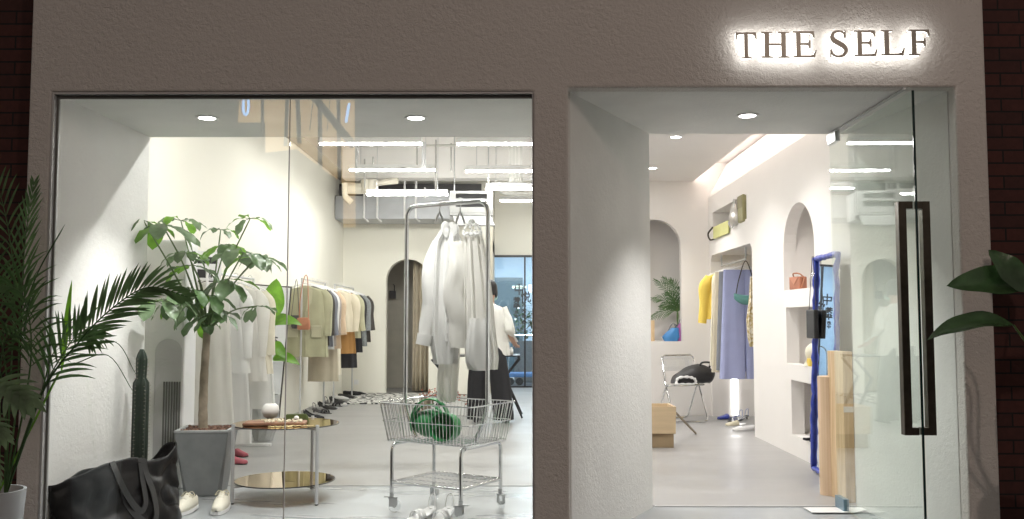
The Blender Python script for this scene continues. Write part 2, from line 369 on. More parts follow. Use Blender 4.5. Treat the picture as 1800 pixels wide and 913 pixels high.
# right wing
b = MB()
b.plate(rect(1.43, XR+.45, 0, 4.3), [arch(1.865, .985, 2.63, .355)], .12, lambda u, v, w_: (u, YB2+w_, v))
ww = tag(b.build('wing_wall', 'paint_white', None, smooth=False), 'white wall with an arched niche behind the folding chair', 'wall')
b = MB(); b.box(1.44, 2.75, YB2+.55, YB2+.6, .5, 3); b.box(1.44, 1.47, YB2+.12, YB2+.55, .5, 3); b.box(2.6, 2.65, YB2+.12, YB2+.55, .5, 3); b.box(1.44, 2.65, YB2+.121, YB2+.55, .9, .984); b.box(1.42, 1.439, YB2+.13, YD, 0, 4.3)
b.build('niche', 'paint_white', ww, smooth=False)
# right wall with niches: plate in (Y, z)
def rr(y0, y1, z0, z1): return [(y0, z0), (y1, z0), (y1, z1), (y0, z1)]
b = MB()
archn = [(8.02, 1.55), (8.95, 1.55), (8.95, 1.93)]+[(8.485+.465*math.cos(a), 1.93+.42*math.sin(a)) for a in [math.pi*i/16 for i in range(1, 16)]]+[(8.02, 1.93)]
nich = [archn, rr(8.02, 8.9, .85, 1.385), rr(8.02, 8.78, .19, .70), rr(10.35, 12.15, 2.41, 2.69)]
b.plate([(YI, 0), (10.15, 0), (10.15, 2.06), (10.22, 2.12), (12.22, 2.13), (12.3, 2.05), (12.3, 0), (YB2, 0), (YB2, 2.92), (YI, 2.92)], nich, .12, lambda u, v, w_: (XR+w_, u, v))
rw = tag(b.build('niche_wall', 'paint_white', None, smooth=False), 'white display wall with arched and square niches beside the doorway', 'wall')
b = MB(); b.box(XR+.32, XR+.37, YI, 9.6, 0, 3.0)
for z in (.15, .79, 1.49): b.box(XR+.121, XR+.32, 7.8, 9.2, z, z+.036)
for z in (.705, 1.39, 2.37): b.box(XR+.121, XR+.32, 7.8, 9.2, z, z+.04)
b.box(XR+.121, XR+.32, 8.955, 9.0, 0, 2.6); b.box(XR+.121, XR+.32, 7.9, 8.015, 0, 2.6)
b.box(XR+.62, XR+.67, 10.0, 12.5, 0, 3.0); b.box(XR+.121, XR+.62, 12.302, 12.36, 0, 2.4); b.box(XR+.121, XR+.62, 10.08, 10.148, 0, 2.4); b.box(XR+.121, XR+.62, 10.1, 12.36, 2.14, 2.2)
b.box(XR+.121, XR+.3, 10.1, 12.36, 2.36, 2.405); b.box(XR+.121, XR+.3, 10.1, 12.36, 2.70, 2.75); b.box(XR+.3, XR+.35, 10.1, 12.36, 2.3, 2.8); b.box(XR+.121, XR+.3, 12.16, 12.2, 2.36, 2.75)
b.build('niche_lining', 'paint_white', rw, smooth=False)
# led strip in the wardrobe niche and cove glow
b = MB(); b.box(2.855, 2.93, 12.285, 12.301, .02, .85)
tag(b.build('light_strip', emit('strip_glow', (1, .99, .97), 5), None, smooth=False), 'vertical glowing light strip in the wardrobe niche behind the lavender trousers', 'light strip')
# wing ceiling, cove
b = MB(); b.box(1.0, 2.40, YI, YB2, 3.15, 3.25); b.box(1.0, 1.1, YI, YB2, 3.25, 4.3)
struct(b.build('wing_ceiling', 'paint_white', None, smooth=False))
b = MB(); b.add([(2.60, YI, 2.921), (2.60, YB2, 2.921), (2.85, YB2, 3.38), (2.85, YI, 3.38), (2.95, YI, 2.921), (2.95, YB2, 2.921), (2.95, YB2, 3.38), (2.95, YI, 3.38)], [(0, 1, 2, 3), (4, 5, 6, 7), (0, 4, 5, 1), (3, 2, 6, 7), (0, 3, 7, 4), (1, 2, 6, 5)])
b.box(2.2, 2.95, YI, YB2, 3.40, 3.45)
tag(b.build('cove', 'paint_white', None, smooth=False), 'sloping white light cove where the ceiling meets the niche wall', 'cove')
b = MB(); b.box(2.34, 2.397, YI+.2, YB2-.01, 3.252, 3.275)
tag(b.build('cove_light', emit('cove_glow', (1, .88, .80), 22), None, smooth=False), 'hidden warm strip light washing the ceiling cove', 'light strip')
# hall ceiling
b = MB(); b.box(-3.4, 1.1, YI, YD+.2, 4.3, 4.4); struct(b.build('ceiling', 'ceil', None, smooth=False))
b = MB(); b.box(XL+.22, 1.0, 14.7, 15.0, 3.56, 4.3); b.box(XL+.22, 1.0, 10.9, 11.2, 3.9, 4.3); struct(b.build('ceiling_beam', 'paint_white', None, smooth=False))
b = MB(); b.box(XL, -.6, 15.6, 15.7, 3.36, 3.6); tag(b.build('gap_shade_panel', 'blackp', None, smooth=False), 'black ventilation slot above the long duct', 'vent')  # black panel put in for the shade of the open gap
# front wall inside above openings
b = MB(); b.box(-3.3, 3.0, YI, YI+.05, 2.56, 4.3); b.build('inner_face', 'paint_warm', fac, smooth=False)

# ================================================================== windows and door
z0g = -.003
gj = at(512, 160, Y=YF+.06).x; gj2 = at(498, 900, Y=YF+.06).x; gj = (gj+gj2)/2
win = thing('shop_window', 'full height clear two pane shop window left of the doorway', 'window', (0, YF+.05, 0))
for a, c in ((wx0+.012, gj-.002), (gj+.002, wx1-.006)):
    b = MB(); b.box(a, c, 0, .010, z0g, SOF-.012); b.build('pane', 'glass_win', win, smooth=False)
b = MB(); b.box(gj-.0019, gj+.0019, -.002, .012, z0g, SOF-.012); b.build('seam', mat('silicone_seam', (.42, .37, .37), .4), win, smooth=False)
b = MB(); b.box(wx0+.001, wx0+.0115, -.045, .03, z0g, SOF-.001); b.box(wx0+.012, wx1-.001, -.045, .03, SOF-.0115, SOF-.001); b.box(wx1-.0055, wx1-.001, -.045, .03, z0g, SOF-.0116)
b.build('window_frame', 'alu', win, smooth=False)
b = MB(); b.box(wx0+.012, wx1-.006, -.012, -.001, SOF-.03, SOF-.0118); b.box(wx0+.0116, wx0+.022, -.012, -.001, z0g, SOF-.031); b.build('gasket', mat('grey_gasket', (.20, .20, .19), .7), win, smooth=False)
# open glass door
hx = 2.165
door = thing('glass_door', 'frameless glass door standing open toward the street', 'door', (hx, YI-.02, 0), R(-90.4))
L = 1.37
b = MB(); b.box(.02, L-.004, -.006, .006, .012, SOFD-.045); b.build('pane', 'glass_door', door, smooth=False)
b = MB(); b.box(L-.0035, L+.002, -.0062, .0062, .012, SOFD-.045); b.build('pane_edge', 'glass_edge', door, smooth=False)
b = MB(); b.box(.0, .17, -.016, .016, SOFD-.085, SOFD-.012); b.build('top_fitting', 'steel', door, smooth=False, bevel=.003)
b = MB(); b.box(.0, .17, -.018, .018, .006, .085); b.build('bottom_fitting', mat('blue_grey_fitting', (.16, .25, .31), .3, .6), door, smooth=False, bevel=.003)
b = MB(); b.box(.0, L-.1, -.007, .007, SOFD-.016, SOFD-.004); b.build('top_seal', 'alu', door, smooth=False)
# handles: a square D pull on each side
hz0, hz1, hxx, bw_ = 1.25+(.60-.03-.0), 0, 0, .028
za = at(1612, 358, Y=5.06).z; zb = at(1612, 762, Y=5.06).z
for s, dist in ((1, .085), (-1, .085)):
    b = MB(); y0 = .0065 if s > 0 else -.0065
    x_ = L-.05
    b.box(x_-.025, x_+.025, min(s*dist, s*(dist-.042)), max(s*dist, s*(dist-.042)), zb, za)
    b.box(x_-.025, x_+.025, min(y0, s*(dist-.0422)), max(y0, s*(dist-.0422)), zb, zb+.04)
    b.box(x_-.025, x_+.025, min(y0, s*(dist-.0422)), max(y0, s*(dist-.0422)), za-.04, za)
    b.build('handle', 'darkmetal', door, smooth=False, bevel=.002)
# blue glass partition
bp_ = thing('glass_entrance', 'blue tinted glass entrance with black Chinese lettering at the far end', 'entrance', (0, YD, 0))
b = MB(); b.box(-.42, .16, 0, .012, .03, 2.5); b.box(.17, 1.40, 0, .012, .03, 2.5); b.build('pane', glass('blue_glass', (.90, .945, .975)), bp_, smooth=False)
b = MB(); b.box(-.42, 1.42, -.03, .03, 2.48, 2.52); b.box(.145, .175, -.03, .03, 0, 2.478); b.box(-.42, 1.42, -.03, .03, 0, .03); b.build('frame', 'blackp', bp_, smooth=False)
STK = {
 'zhong': [[(.5, 0), (.5, 1)], [(.12, .72), (.88, .72), (.84, .38), (.14, .38), (.12, .72)]],
 'yue': [[(.18, 1), (.18, 0)], [(.02, .72), (.08, .52)], [(.28, .78), (.34, .62)], [(.5, .98), (.58, .82)], [(.88, 1), (.78, .82)], [(.48, .76), (.9, .76), (.88, .48), (.5, .48), (.48, .76)], [(.6, .48), (.56, .2), (.38, 0)], [(.76, .48), (.76, .08), (1.0, .05), (1.02, .2)]],
 'fang': [[(.05, .85), (.95, .85)], [(.32, 1), (.32, .72)], [(.68, 1), (.68, .72)], [(.5, .7), (.52, .58)], [(.02, .52), (.98, .52)], [(.42, .52), (.36, .25), (.08, 0)], [(.38, .34), (.8, .34), (.74, .04), (.58, .06)]],
 'hua': [[(.3, 1), (.05, .68)], [(.22, .86), (.22, .48)], [(.85, .95), (.5, .72)], [(.52, 1), (.52, .6), (.9, .58)], [(.02, .36), (.98, .36)], [(.5, .5), (.5, 0)]],
 'yi': [[(.05, .85), (.95, .85)], [(.32, 1), (.32, .72)], [(.68, 1), (.68, .72)], [(.18, .58), (.78, .58), (.18, .14), (.2, .04), (.88, .04), (.9, .22)]],
 'shu': [[(.03, .66), (.97, .66)], [(.5, 1), (.5, 0)], [(.48, .62), (.05, .15)], [(.52, .62), (.95, .15)], [(.68, .95), (.8, .82)]],
 'xin': [[(.1, .5), (.2, .2)], [(.35, .7), (.35, .1), (.75, .08), (.8, .28)], [(.5, .85), (.6, .6)], [(.78, .7), (.9, .45)]],
 'qi': [[(.5, 1), (.55, .88)], [(.2, .8), (.85, .8), (.85, .56), (.2, .56)], [(.2, .8), (.18, .3), (.02, 0)], [(.35, .4), (.85, .4), (.85, .04), (.35, .04), (.35, .4)]]}
b = MB()
def glyph(k, px0, py0, px1, py1, wd):
    p0 = at(px0, py1, Y=YD-.012); p1 = at(px1, py0, Y=YD-.012); i = 0
    for st in STK[k]:
        for a, c in zip(st, st[1:]):
            A = Vector((p0.x+(p1.x-p0.x)*a[0], 0, p0.z+(p1.z-p0.z)*a[1])); B = Vector((p0.x+(p1.x-p0.x)*c[0], 0, p0.z+(p1.z-p0.z)*c[1]))
            d = (B-A).normalized(); nn = Vector((-d.z, 0, d.x))*wd*.5; y = -.004-.0006*i; i += 1
            A = A-d*wd*.4; B = B+d*wd*.4
            vs = [A+nn, B+nn, B-nn, A-nn]; b.add([(v.x, y, v.z) for v in vs]+[(v.x, y+.0004, v.z) for v in vs], [(0, 1, 2, 3), (4, 7, 6, 5), (0, 4, 5, 1), (1, 5, 6, 2), (2, 6, 7, 3), (3, 7, 4, 0)])
glyph('zhong', 903, 500, 922, 518, .024); glyph('yue', 916, 513, 932, 531, .022)
glyph('fang', 903, 523, 914, 532, .026); glyph('hua', 903, 534, 914, 543, .026); glyph('qi', 904, 546, 911, 552, .013); glyph('zhong', 904, 553, 911, 559, .013)
glyph('yi', 917, 531, 925, 539, .015); glyph('shu', 917, 542, 925, 550, .015); glyph('zhong', 917, 552, 925, 560, .015); glyph('xin', 917, 562, 925, 569, .015)
b.build('lettering', 'blackp', bp_, smooth=False)
# corridor behind
b = MB(); b.box(-1.6, 2.4, 22.0, 22.2, 0, 3.2); b.box(-1.7, -1.6, YD+.16, 22.2, 0, 3.2); b.box(2.4, 2.5, YD+.16, 22.2, 0, 3.2)
tag(b.build('corridor_wall', mat('corridor_paint', (.42, .52, .62), .6), None, smooth=False), 'pale blue corridor walls seen through the far glass entrance', 'wall')
b = MB(); b.box(-1.7, 2.5, YD+.16, 22.2, 3.0, 3.1); struct(b.build('corridor_ceiling', 'paint_white', None, smooth=False))
b = MB(); b.box(-.75, .15, 21.9, 21.99, 0, 2.3); tag(b.build('corridor_door', mat('slate_door', (.10, .14, .16), .4), None, smooth=False, bevel=.01), 'dark slate door across the corridor behind the person', 'door')
for i in range(4):
    p = at(903+i*6.5, 480, Y=21.4)
b = MB()
for i in range(4): b.box(-.1+i*.09, -.04+i*.09, 21.2, 21.26, 2.02, 2.07)
b.box(.28, .34, 21.2, 21.26, 1.92, 2.1)
tag(b.build('corridor_lamp', emit('corridor_glow', (.9, 1, .85), 3), None, smooth=False), 'row of small pale lamps glowing in the far corridor', 'lamps')
b = MB(); b.box(-.6, .9, 19.8, 20.2, 2.96, 2.999); tag(b.build('ceiling_light', emit('corridor_panel', (.85, .94, 1), 60), None, smooth=False), 'bright ceiling panel light in the blue corridor', 'light')

# ================================================================== street things behind the camera
lamp = thing('street_lamp', 'street lamp across the pavement lighting the shop front', 'street lamp', (4.2, -1.2, -.16))
b = MB(); b.tube(bend([(0, 0, 0), (0, 0, 5.0), (-.9, .5, 5.2)], .3), [.06]*3+[.045]*10, 10); b.build('pole', 'darkmetal', lamp)
b = MB(); b.lathe([(.05, .12), (.16, .08), (.18, .0)], 20, (-.95, .53, 5.1)); b.build('lamp_shade', 'darkmetal', lamp)
b = MB(); b.ball((-.95, .53, 5.07), (.12, .12, .06), 14, 8); b.build('bulb', emit('street_bulb', (1, .78, .62), 30), lamp)
ld = bpy.data.lights.new('street_light', 'POINT'); ld.energy = 120; ld.color = (1, .80, .68); ld.shadow_soft_size = .10
lo = bpy.data.objects.new('street_light', ld); COL.objects.link(lo); lo.location = (3.25, -.67, 4.78)
# lit yellow hoarding across the street (reflected in the window)
ys = 2*(YF+.055)
def mir(px, py, Y): p = at(px, py, Y=Y); return Vector((p.x, ys-Y, p.z))
hb = thing('lit_hoarding', 'backlit yellow hoarding with dark struts across the street, mirrored in the window', 'hoarding', (0, 0, 0))
Yh = 24.0
A = mir(418, 400, Yh); B = mir(622, 120, Yh)
b = MB(); b.plate([(mir(418, 215, Yh).x, mir(0, 215, Yh).z), (mir(466, 215, Yh).x, mir(0, 215, Yh).z), (mir(466, 268, Yh).x, mir(0, 268, Yh).z), (mir(520, 240, Yh).x, mir(0, 262, Yh).z), (mir(603, 330, Yh).x, mir(0, 325, Yh).z), (mir(603, 400, Yh).x, mir(0, 400, Yh).z), (mir(624, 400, Yh).x, mir(0, 400, Yh).z), (B.x, B.z), (A.x, B.z)], [], .1, lambda u, v, w_: (u, ys-Yh-.1+w_, v))
b.build('panel', emit('hoarding_glow', (1, .66, .30), 2.0), hb, smooth=False)
b = MB()
for (p0, p1, r) in (((466, 100), (466, 260), .045), ((512, 100), (506, 260), .05), ((524, 100), (530, 255), .06), ((566, 100), (566, 300), .06), ((597, 100), (600, 330), .05), ((535, 150), (625, 260), .10), ((585, 165), (578, 235), .012), ((555, 175), (548, 232), .012), ((425, 160), (430, 205), .012)):
    a = mir(p0[0], p0[1], Yh); c = mir(p1[0], p1[1], Yh); a.y += .25; c.y += .25; b.tube([a, c], r, 8)
b.build('strut', 'black', hb)
M['neon'] = emit('blue_neon', (.30, .55, 1), 8); b = MB(); c0 = mir(438, 190, Yh)
b.tube([(c0.x+.07*math.cos(t), c0.y+.3, c0.z+.26*math.sin(t)) for t in [2*math.pi*i/20 for i in range(20)]], .03, 8, closed=True)
b.build('neon', M['neon'], hb); b = MB(); c0 = mir(483, 172, Yh); b.tube([(c0.x-.1, c0.y+.3, c0.z-.12), (c0.x+.12, c0.y+.3, c0.z+.14)], .035, 8)
b.build('neon', M['neon'], hb); b = MB(); c0 = mir(614, 200, Yh); b.tube([(c0.x-.03, c0.y+.3, c0.z-.3), (c0.x+.05, c0.y+.3, c0.z+.2)], .03, 8)
b.build('neon', M['neon'], hb)

# ================================================================== sign
G = {
 'T': (.87, [(0, 1), (.85, 1), (.88, .74), (.84, .74), (.80, .88), (.70, .93), (.50, .935), (.50, .07), (.53, .04), (.63, .03), (.63, 0), (.22, 0), (.22, .03), (.32, .04), (.35, .07), (.35, .935), (.15, .93), (.05, .88), (.01, .74), (-.03, .74)]),
 'H': (1.0, [(0, 1), (.40, 1), (.40, .97), (.28, .94), (.28, .55), (.72, .55), (.72, .94), (.6, .97), (.6, 1), (1, 1), (1, .97), (.88, .94), (.88, .06), (1, .03), (1, 0), (.6, 0), (.6, .03), (.72, .06), (.72, .48), (.28, .48), (.28, .06), (.4, .03), (.4, 0), (0, 0), (0, .05), (.12, .06), (.12, .94), (0, .955)]),
 'E': (.86, [(0, 1), (.78, 1), (.80, .76), (.76, .76), (.72, .89), (.62, .935), (.28, .935), (.28, .55), (.50, .55), (.57, .57), (.60, .66), (.64, .66), (.64, .36), (.60, .36), (.57, .46), (.50, .48), (.28, .48), (.28, .065), (.64, .065), (.75, .11), (.83, .27), (.87, .27), (.80, 0), (0, 0), (0, .05), (.12, .06), (.12, .94), (0, .955)]),
 'L': (.85, [(0, 1), (.42, 1), (.42, .97), (.28, .94), (.28, .065), (.60, .065), (.73, .12), (.81, .29), (.85, .29), (.79, 0), (0, 0), (0, .05), (.12, .06), (.12, .94), (0, .955)]),
 'F': (.8, [(0, 1), (.78, 1), (.80, .76), (.76, .76), (.72, .89), (.62, .935), (.28, .935), (.28, .55), (.50, .55), (.57, .57), (.60, .66), (.64, .66), (.64, .36), (.60, .36), (.57, .46), (.50, .48), (.28, .48), (.28, .06), (.42, .03), (.42, 0), (0, 0), (0, .05), (.12, .06), (.12, .94), (0, .955)])}
cl = smooth_path([(.64, .80, 0), (.55, .93, 0), (.36, .975, 0), (.16, .90, 0), (.10, .76, 0), (.18, .63, 0), (.38, .52, 0), (.58, .40, 0), (.66, .25, 0), (.56, .09, 0), (.36, .025, 0), (.15, .09, 0), (.05, .24, 0)], 4)
wdt = []
for i in range(len(cl)):
    t = i/(len(cl)-1); wdt.append(.030+.058*max(0, math.sin(math.pi*min(1, max(0, (t-.15)/.70))))**.8)
lft, rgt = [], []
for i, p in enumerate(cl):
    d = (cl[min(i+1, len(cl)-1)]-cl[max(i-1, 0)]).normalized(); nn = Vector((-d.y, d.x, 0))
    lft.append(p+nn*wdt[i]); rgt.append(p-nn*wdt[i])
S = [(.60, .72), (.655, .72), (.655, 1.0), (.62, 1.0)]+[(p.x, p.y) for p in rgt[2:-2]]+[(.06, .29), (.02, .29), (.01, -.01), (.045, -.01)]+[(p.x, p.y) for p in lft[-3:1:-1]]
G['S'] = (.70, S)
sign = thing('shop_sign', 'backlit dark metal serif letters reading THE SELF above the doorway', 'sign', (0, YF, 0))
for ch, x0, x1, y1, y0 in (('T', 1293.5, 1330, 102.5, 57), ('H', 1339, 1387, 101.5, 56), ('E', 1395, 1435, 101, 55), ('S', 1460, 1490, 100.5, 53.5), ('E', 1503, 1542, 98.5, 53.5), ('L', 1550, 1590, 97.5, 53), ('F', 1598.5, 1634, 97, 52)):
    yl = YF-.070
    p0 = at(x0, y1, Y=yl); p1 = at(x1, y0, Y=yl); wd, pl = G[ch]
    mn = min(p[0] for p in pl); mxx = max(p[0] for p in pl)
    sx = (p1.x-p0.x)/(mxx-mn); sz = p1.z-p0.z; cx = (mn+mxx)/2
    pts = [((p[0]-mn)*sx+p0.x, p[1]*sz+p0.z) for p in pl]
    b = MB(); b.plate(pts, [], .014, lambda u, v, w_: (u, -.070+w_, v)); lt = b.build('letter', 'signmetal', sign, smooth=False)
    b = MB(); b.plate(pts, [], .004, lambda u, v, w_: (u, -.0558+w_, v)); b.build('backlight', 'halo', lt, smooth=False)
# ================================================================== lamps
tb = thing('tube_light', 'x', 'ceiling light', (0, 0, 3.36), 0, 'tube lights of the hall')
b = MB(); b.box(-.6, .6, -.045, .045, .006, .07); b.build('housing', 'white', tb, smooth=False, bevel=.004)
b = MB(); b.box(-.598, .598, -.034, .034, -.012, .0058); b.build('diffuser', 'tubeglow', tb, smooth=False)
for x in (-.45, .45): bw2 = MB(); bw2.tube([(x, 0, .07), (x, 0, .94)], .004, 6); bw2.build('wire', 'steel', tb)
spots = []
for (px, py, Y, lab) in ((652, 253, 10.7, 'nearest tube light at upper left of the hall, left one of the front pair'), (893, 253, 10.7, 'nearest tube light at upper right of the hall, cut by the pier'),
        (691, 299, 12.6, 'second row tube light hanging left over the hall'), (895, 301, 12.6, 'second row tube light hanging right over the hall'),
        (716, 342, 13.5, 'third row tube light hanging in front of the long duct'), (926, 332, 13.3, 'tube light just right of the air conditioner'),
        (940, 353, 15.8, 'farthest tube light right of the rack on the cart')):
    p = at(px, py, Y=Y); spots.append((p.x, p.y, p.z, lab))
for x, y, w_ in ((-1.7, 7.25, 'left'), (-.75, 7.25, 'middle'), (.45, 7.25, 'right')): spots.append((x, y, 3.36, 'tube light close behind the window soffit at %s' % w_))
for i, (x, y, z, lab) in enumerate(spots):
    o = tb if i == 0 else copy_thing(tb)
    o.location = (x, y, z); o['label'] = lab
dl = thing('downlight', 'x', 'downlight', (0, 0, 0), 0, 'round recessed downlights')
b = MB(); b.lathe([(.052, -.002), (.066, -.004), (.072, .0), (.072, .004), (.052, .004)], 32, caps=False); b.build('trim_ring', 'white', dl)
b = MB(); b.lathe([(.0, -.001), (.051, -.001), (.051, .003), (0, .003)], 28); b.build('lens', 'downglow', dl)
DL = [(364, 208, SOF, 'round downlight in the window soffit above the potted tree'), (731, 208, SOF, 'round downlight in the window soffit above the cart rack'), (1314, 204, SOFD, 'round downlight in the doorway soffit'),
      (1188, 241.5, 3.15, 'round downlight in the white ceiling just past the doorway soffit'), (1147, 296, 3.15, 'small far downlight in the white ceiling beside the pier')]
pts = [(*at(px, py, z=z-.003), lab) for px, py, z, lab in DL]
pts.append((1.7, 8.0, 3.147, 'round downlight over the middle of the white wing'))
for i, (x, y, z, lab) in enumerate(pts):
    o = dl if i == 0 else copy_thing(dl); o.location = (x, y, z); o['label'] = lab
    l_ = bpy.data.lights.new('downlight_spot', 'SPOT'); l_.spot_size = R(92 if i < 3 else 120); l_.spot_blend = .75; l_.shadow_soft_size = .035
    l_.energy = SPOT_W*(1.0 if i < 3 else .75); l_.color = (1, .96, .91) if i >= 3 else (1, .98, .95)
    q = bpy.data.objects.new('downlight_spot', l_); COL.objects.link(q); q.location = (x, y, z-.02)
# ================================================================== ceiling services
M['tray'] = mat('conduit_grey', (.42, .41, .39), .6)
b = MB(); b.box(XL+.01, -.62, 15.2, 15.98, 2.95, 3.34)
duct = tag(b.build('air_duct', mat('duct_grey', (.40, .41, .43), .45, .2), None, smooth=False, bevel=.01), 'long pale grey rectangular air duct along the top of the back wall', 'duct')
b = MB()
for px in (640, 663, 711, 731):
    x = at(px, 360, Y=15.17).x; b.tube([(x, 15.18, 3.9), (x, 15.18, 2.97), (x+.05, 15.3, 2.92)], .018, 6)
b.build('strap_rod', 'white', duct)
b = MB(); b.tube(smooth_path([at(606, 331, Y=14.3), at(640, 331, Y=14.3), at(663, 322, Y=14.3), at(700, 318, Y=14.3)]), [.09]*6+[.08]*6+[.05]*7, 14)
b.tube(bend([at(606, 322, Y=14.1), at(606, 345, Y=14.1), at(618, 356, Y=14.1)], .05), .045, 10)
for px in (645, 652): b.tube([at(px, 317, Y=14.28), at(px, 340, Y=14.28)], .10, 14)
tag(b.build('insulated_pipe', mat('cream_lagging', (.66, .62, .53), .7, var=.1), None), 'cream lagged pipe with elbow in the far upper corner of the hall', 'pipe')
b = MB()
b.tube([at(625, 246, Y=12.2), at(626, 305, Y=12.2)], .012, 6)
tag(b.build('hanging_rod', 'conduit_grey' if False else 'alu', None), 'thin rod behind the left end of the front tube lights', 'conduit')
for px, y0, y1, Y in ((733, 256, 290, 12.0), (766, 246, 336, 12.3), (793, 252, 300, 12.9), (747, 330, 350, 14.0), (641, 280, 330, 14.0), (656, 276, 300, 13.0)):
    b = MB(); b.tube([at(px, y0, Y=Y), at(px, y1, Y=Y)], .012, 6); tag(b.build('conduit', 'tray', None), 'thin grey conduit hanging %s' % {733: 'left of the gap between the front tube lights', 766: 'in the gap between the front tube lights, longest of all', 793: 'just left of the right front tube light', 747: 'below the third row tube light', 641: 'above the cream lagged pipe', 656: 'over the left end of the second row tube light'}[px], 'conduit', 'conduits above the hall')
b = MB(); b.tube([at(745, 250, Y=11.6), at(745, 296, Y=11.6)], .028, 8)
tag(b.build('drop_pipe', 'alu', None), 'thick pale drop pipe between the two front tube lights', 'pipe'); b = MB(); b.tube([at(744, 256, Y=12.5), at(800, 256, Y=12.5)], .018, 6);
tag(b.build('conduit', mat('conduit_grey', (.58, .57, .54), .5), None), 'thin horizontal conduit linking the two front tube lights', 'conduit')
b = MB()
for i in range(12):
    p = at(630-i*.5, 250+i*5, Y=12.0); b.tube([p+Vector((.016*math.cos(a)*(i % 2), .016*math.cos(a)*(1-i % 2), .03*math.sin(a))) for a in [k*math.pi/4 for k in range(8)]], .004, 5, closed=True)
tag(b.build('chain', 'steel', None), 'short chain hanging at the left end of the second tube light', 'chain')
b = MB()
for i, px in enumerate((897, 903, 909, 916)): b.box(at(px-2.4, 290, Y=13.4).x, at(px+2.4, 290, Y=13.4).x, 13.4, 13.48, 3.30, 4.3)
tag(b.build('cable_tray', mat('tray_white', (.66, .65, .62), .5), None, smooth=False), 'bundle of white vertical cable ducts at the upper right of the hall', 'cable duct')
b = MB(); b.tube([at(862, 324, Y=13.2), at(945, 326, Y=13.2)], .035, 10); tag(b.build('pipe', 'alu', None), 'straight white pipe above the air conditioner on the right', 'pipe'); b = MB(); b.tube(smooth_path([at(872, 326, Y=14.9), at(885, 337, Y=14.9), at(910, 341, Y=14.9), at(950, 340, Y=14.9)]), .045, 14)

tag(b.build('pipework', mat('pipe_white', (.70, .69, .66), .5), None), 'curved white pipe hanging behind the right hand tube lights', 'pipe')
# suspended air conditioner
p0 = at(790, 337, Y=12.8); p1 = at(866, 337, Y=12.8); acw = p1.x-p0.x
ac = thing('air_conditioner', 'white cassette air conditioner with two dark slots hanging under the ceiling', 'air conditioner', ((p0.x+p1.x)/2, 12.9, at(0, 404, Y=12.8).z), R(3))
H = at(0, 337, Y=12.8).z-at(0, 404, Y=12.8).z; hw = acw/2
b = MB(); b.plate(rect(-hw, hw, H*.42, H), [rect(-hw*.72, hw*.72, H*.80, H*.93), rect(-hw*.72, hw*.72, H*.58, H*.73)], .05, lambda u, v, w_: (u, -.12+w_, v)); b.box(-hw, hw, -.02, .35, .14, H*.98)
b.box(-hw, hw, -.12, -.03, H*.36, H*.415); b.build('casing', 'acwhite', ac, smooth=False, bevel=.004)
b = MB(); b.box(-hw*.73, hw*.73, -.065, -.03, H*.57, H*.94); b.build('grille', mat('grille_shadow', (.05, .05, .055), .6), ac, smooth=False)
b = MB(); b.add([(-hw*.85, -.12, H*.33), (hw*.9, -.12, H*.33), (hw*1.05, -.42, .02), (-hw*.7, -.42, .02)], [(0, 1, 2, 3)]); b.build('flap', 'acwhite', ac, smooth=False, solid=.02)
b = MB()
for s in (-.8, .8): b.tube([(hw*s, .1, H*.97), (hw*s, .1, 4.3-ac.location.z)], .008, 6)
b.build('rod', 'steel', ac)

# ================================================================== generic builders
def cloth_body(mb, lv, n=44, ph=0, k=7, cx=0, cy=0, seed=0, T=None):
    """lv: (z, half width, half depth, fold amplitude, x shift); rings interpolated between levels"""
    rings = []; rnd = random.Random(seed); ph2 = rnd.random()*6
    for i in range(len(lv)-1):
        a, c = lv[i], lv[i+1]; m = max(2, int(abs(c[0]-a[0])/.05))
        for j in range(m+(1 if i == len(lv)-2 else 0)):
            t = j/m; z, hw_, hd, am, sh = [a[q]*(1-t)+c[q]*t for q in range(5)]
            r = []
            for q in range(n):
                f = 2*math.pi*q/n; cc, ss = math.cos(f), math.sin(f)
                x = hw_*math.copysign(abs(cc)**.8, cc); y = hd*math.copysign(abs(ss)**.8, ss)
                s1 = math.sin(k*f+ph+z*.7+.6*math.sin(2*f+seed)); o = am*(math.copysign(abs(s1)**.6, s1)+.45*math.sin((k*2-1)*f+ph2-z*1.1))
                nz = noise.noise(Vector((cc*2.5+seed, ss*2.5, z*1.3)))*am*1.5
                r.append((cx+sh+x*(1+(o+nz)/max(hw_, .02)*.35), cy+y+(o+nz)*(1 if ss >= 0 else -1), z))
            rings.append(r)
    return mb.loft(rings, True, True, T)
def sleeve(mb, pts, rad, flat=.6, n=16, fold=.006, seed=0):
    P = smooth_path(pts, 7); m = len(P); rings = []; up = Vector((0, 1, 0))
    for i, p in enumerate(P):
        t = (P[min(i+1, m-1)]-P[max(i-1, 0)]).normalized(); side = t.cross(up).normalized(); u = i/(m-1)*(len(rad)-1); q = min(int(u), len(rad)-2); r = rad[q]*(1-(u-q))+rad[q+1]*(u-q)
        ring = []
        for j in range(n):
            a = 2*math.pi*j/n; o = fold*noise.noise(Vector((math.cos(a)*1.5+seed, math.sin(a)*1.5, i*.13)))*2
            ring.append(p+side*math.cos(a)*(r+o)+up*math.sin(a)*(r*flat+o))
        rings.append(ring)
    return mb.loft(rings, True, True)
def hanger(parent, w_=.2, drop=.09, m='white', z=0):
    b = MB(); b.tube([(-w_, 0, z-drop-.02), (-w_*.5, 0, z-drop*.75), (0, 0, z-drop*.4), (w_*.5, 0, z-drop*.75), (w_, 0, z-drop-.02)], .008, 6)
    b.tube([(0, 0, z-drop*.4), (0, 0, z-.01)]+[(.022*math.sin(a), 0, z+.012-.022*math.cos(a)+.01) for a in [math.pi*.2*k for k in range(1, 8)]], .003, 6)
    return b.build('hanger', m, parent)
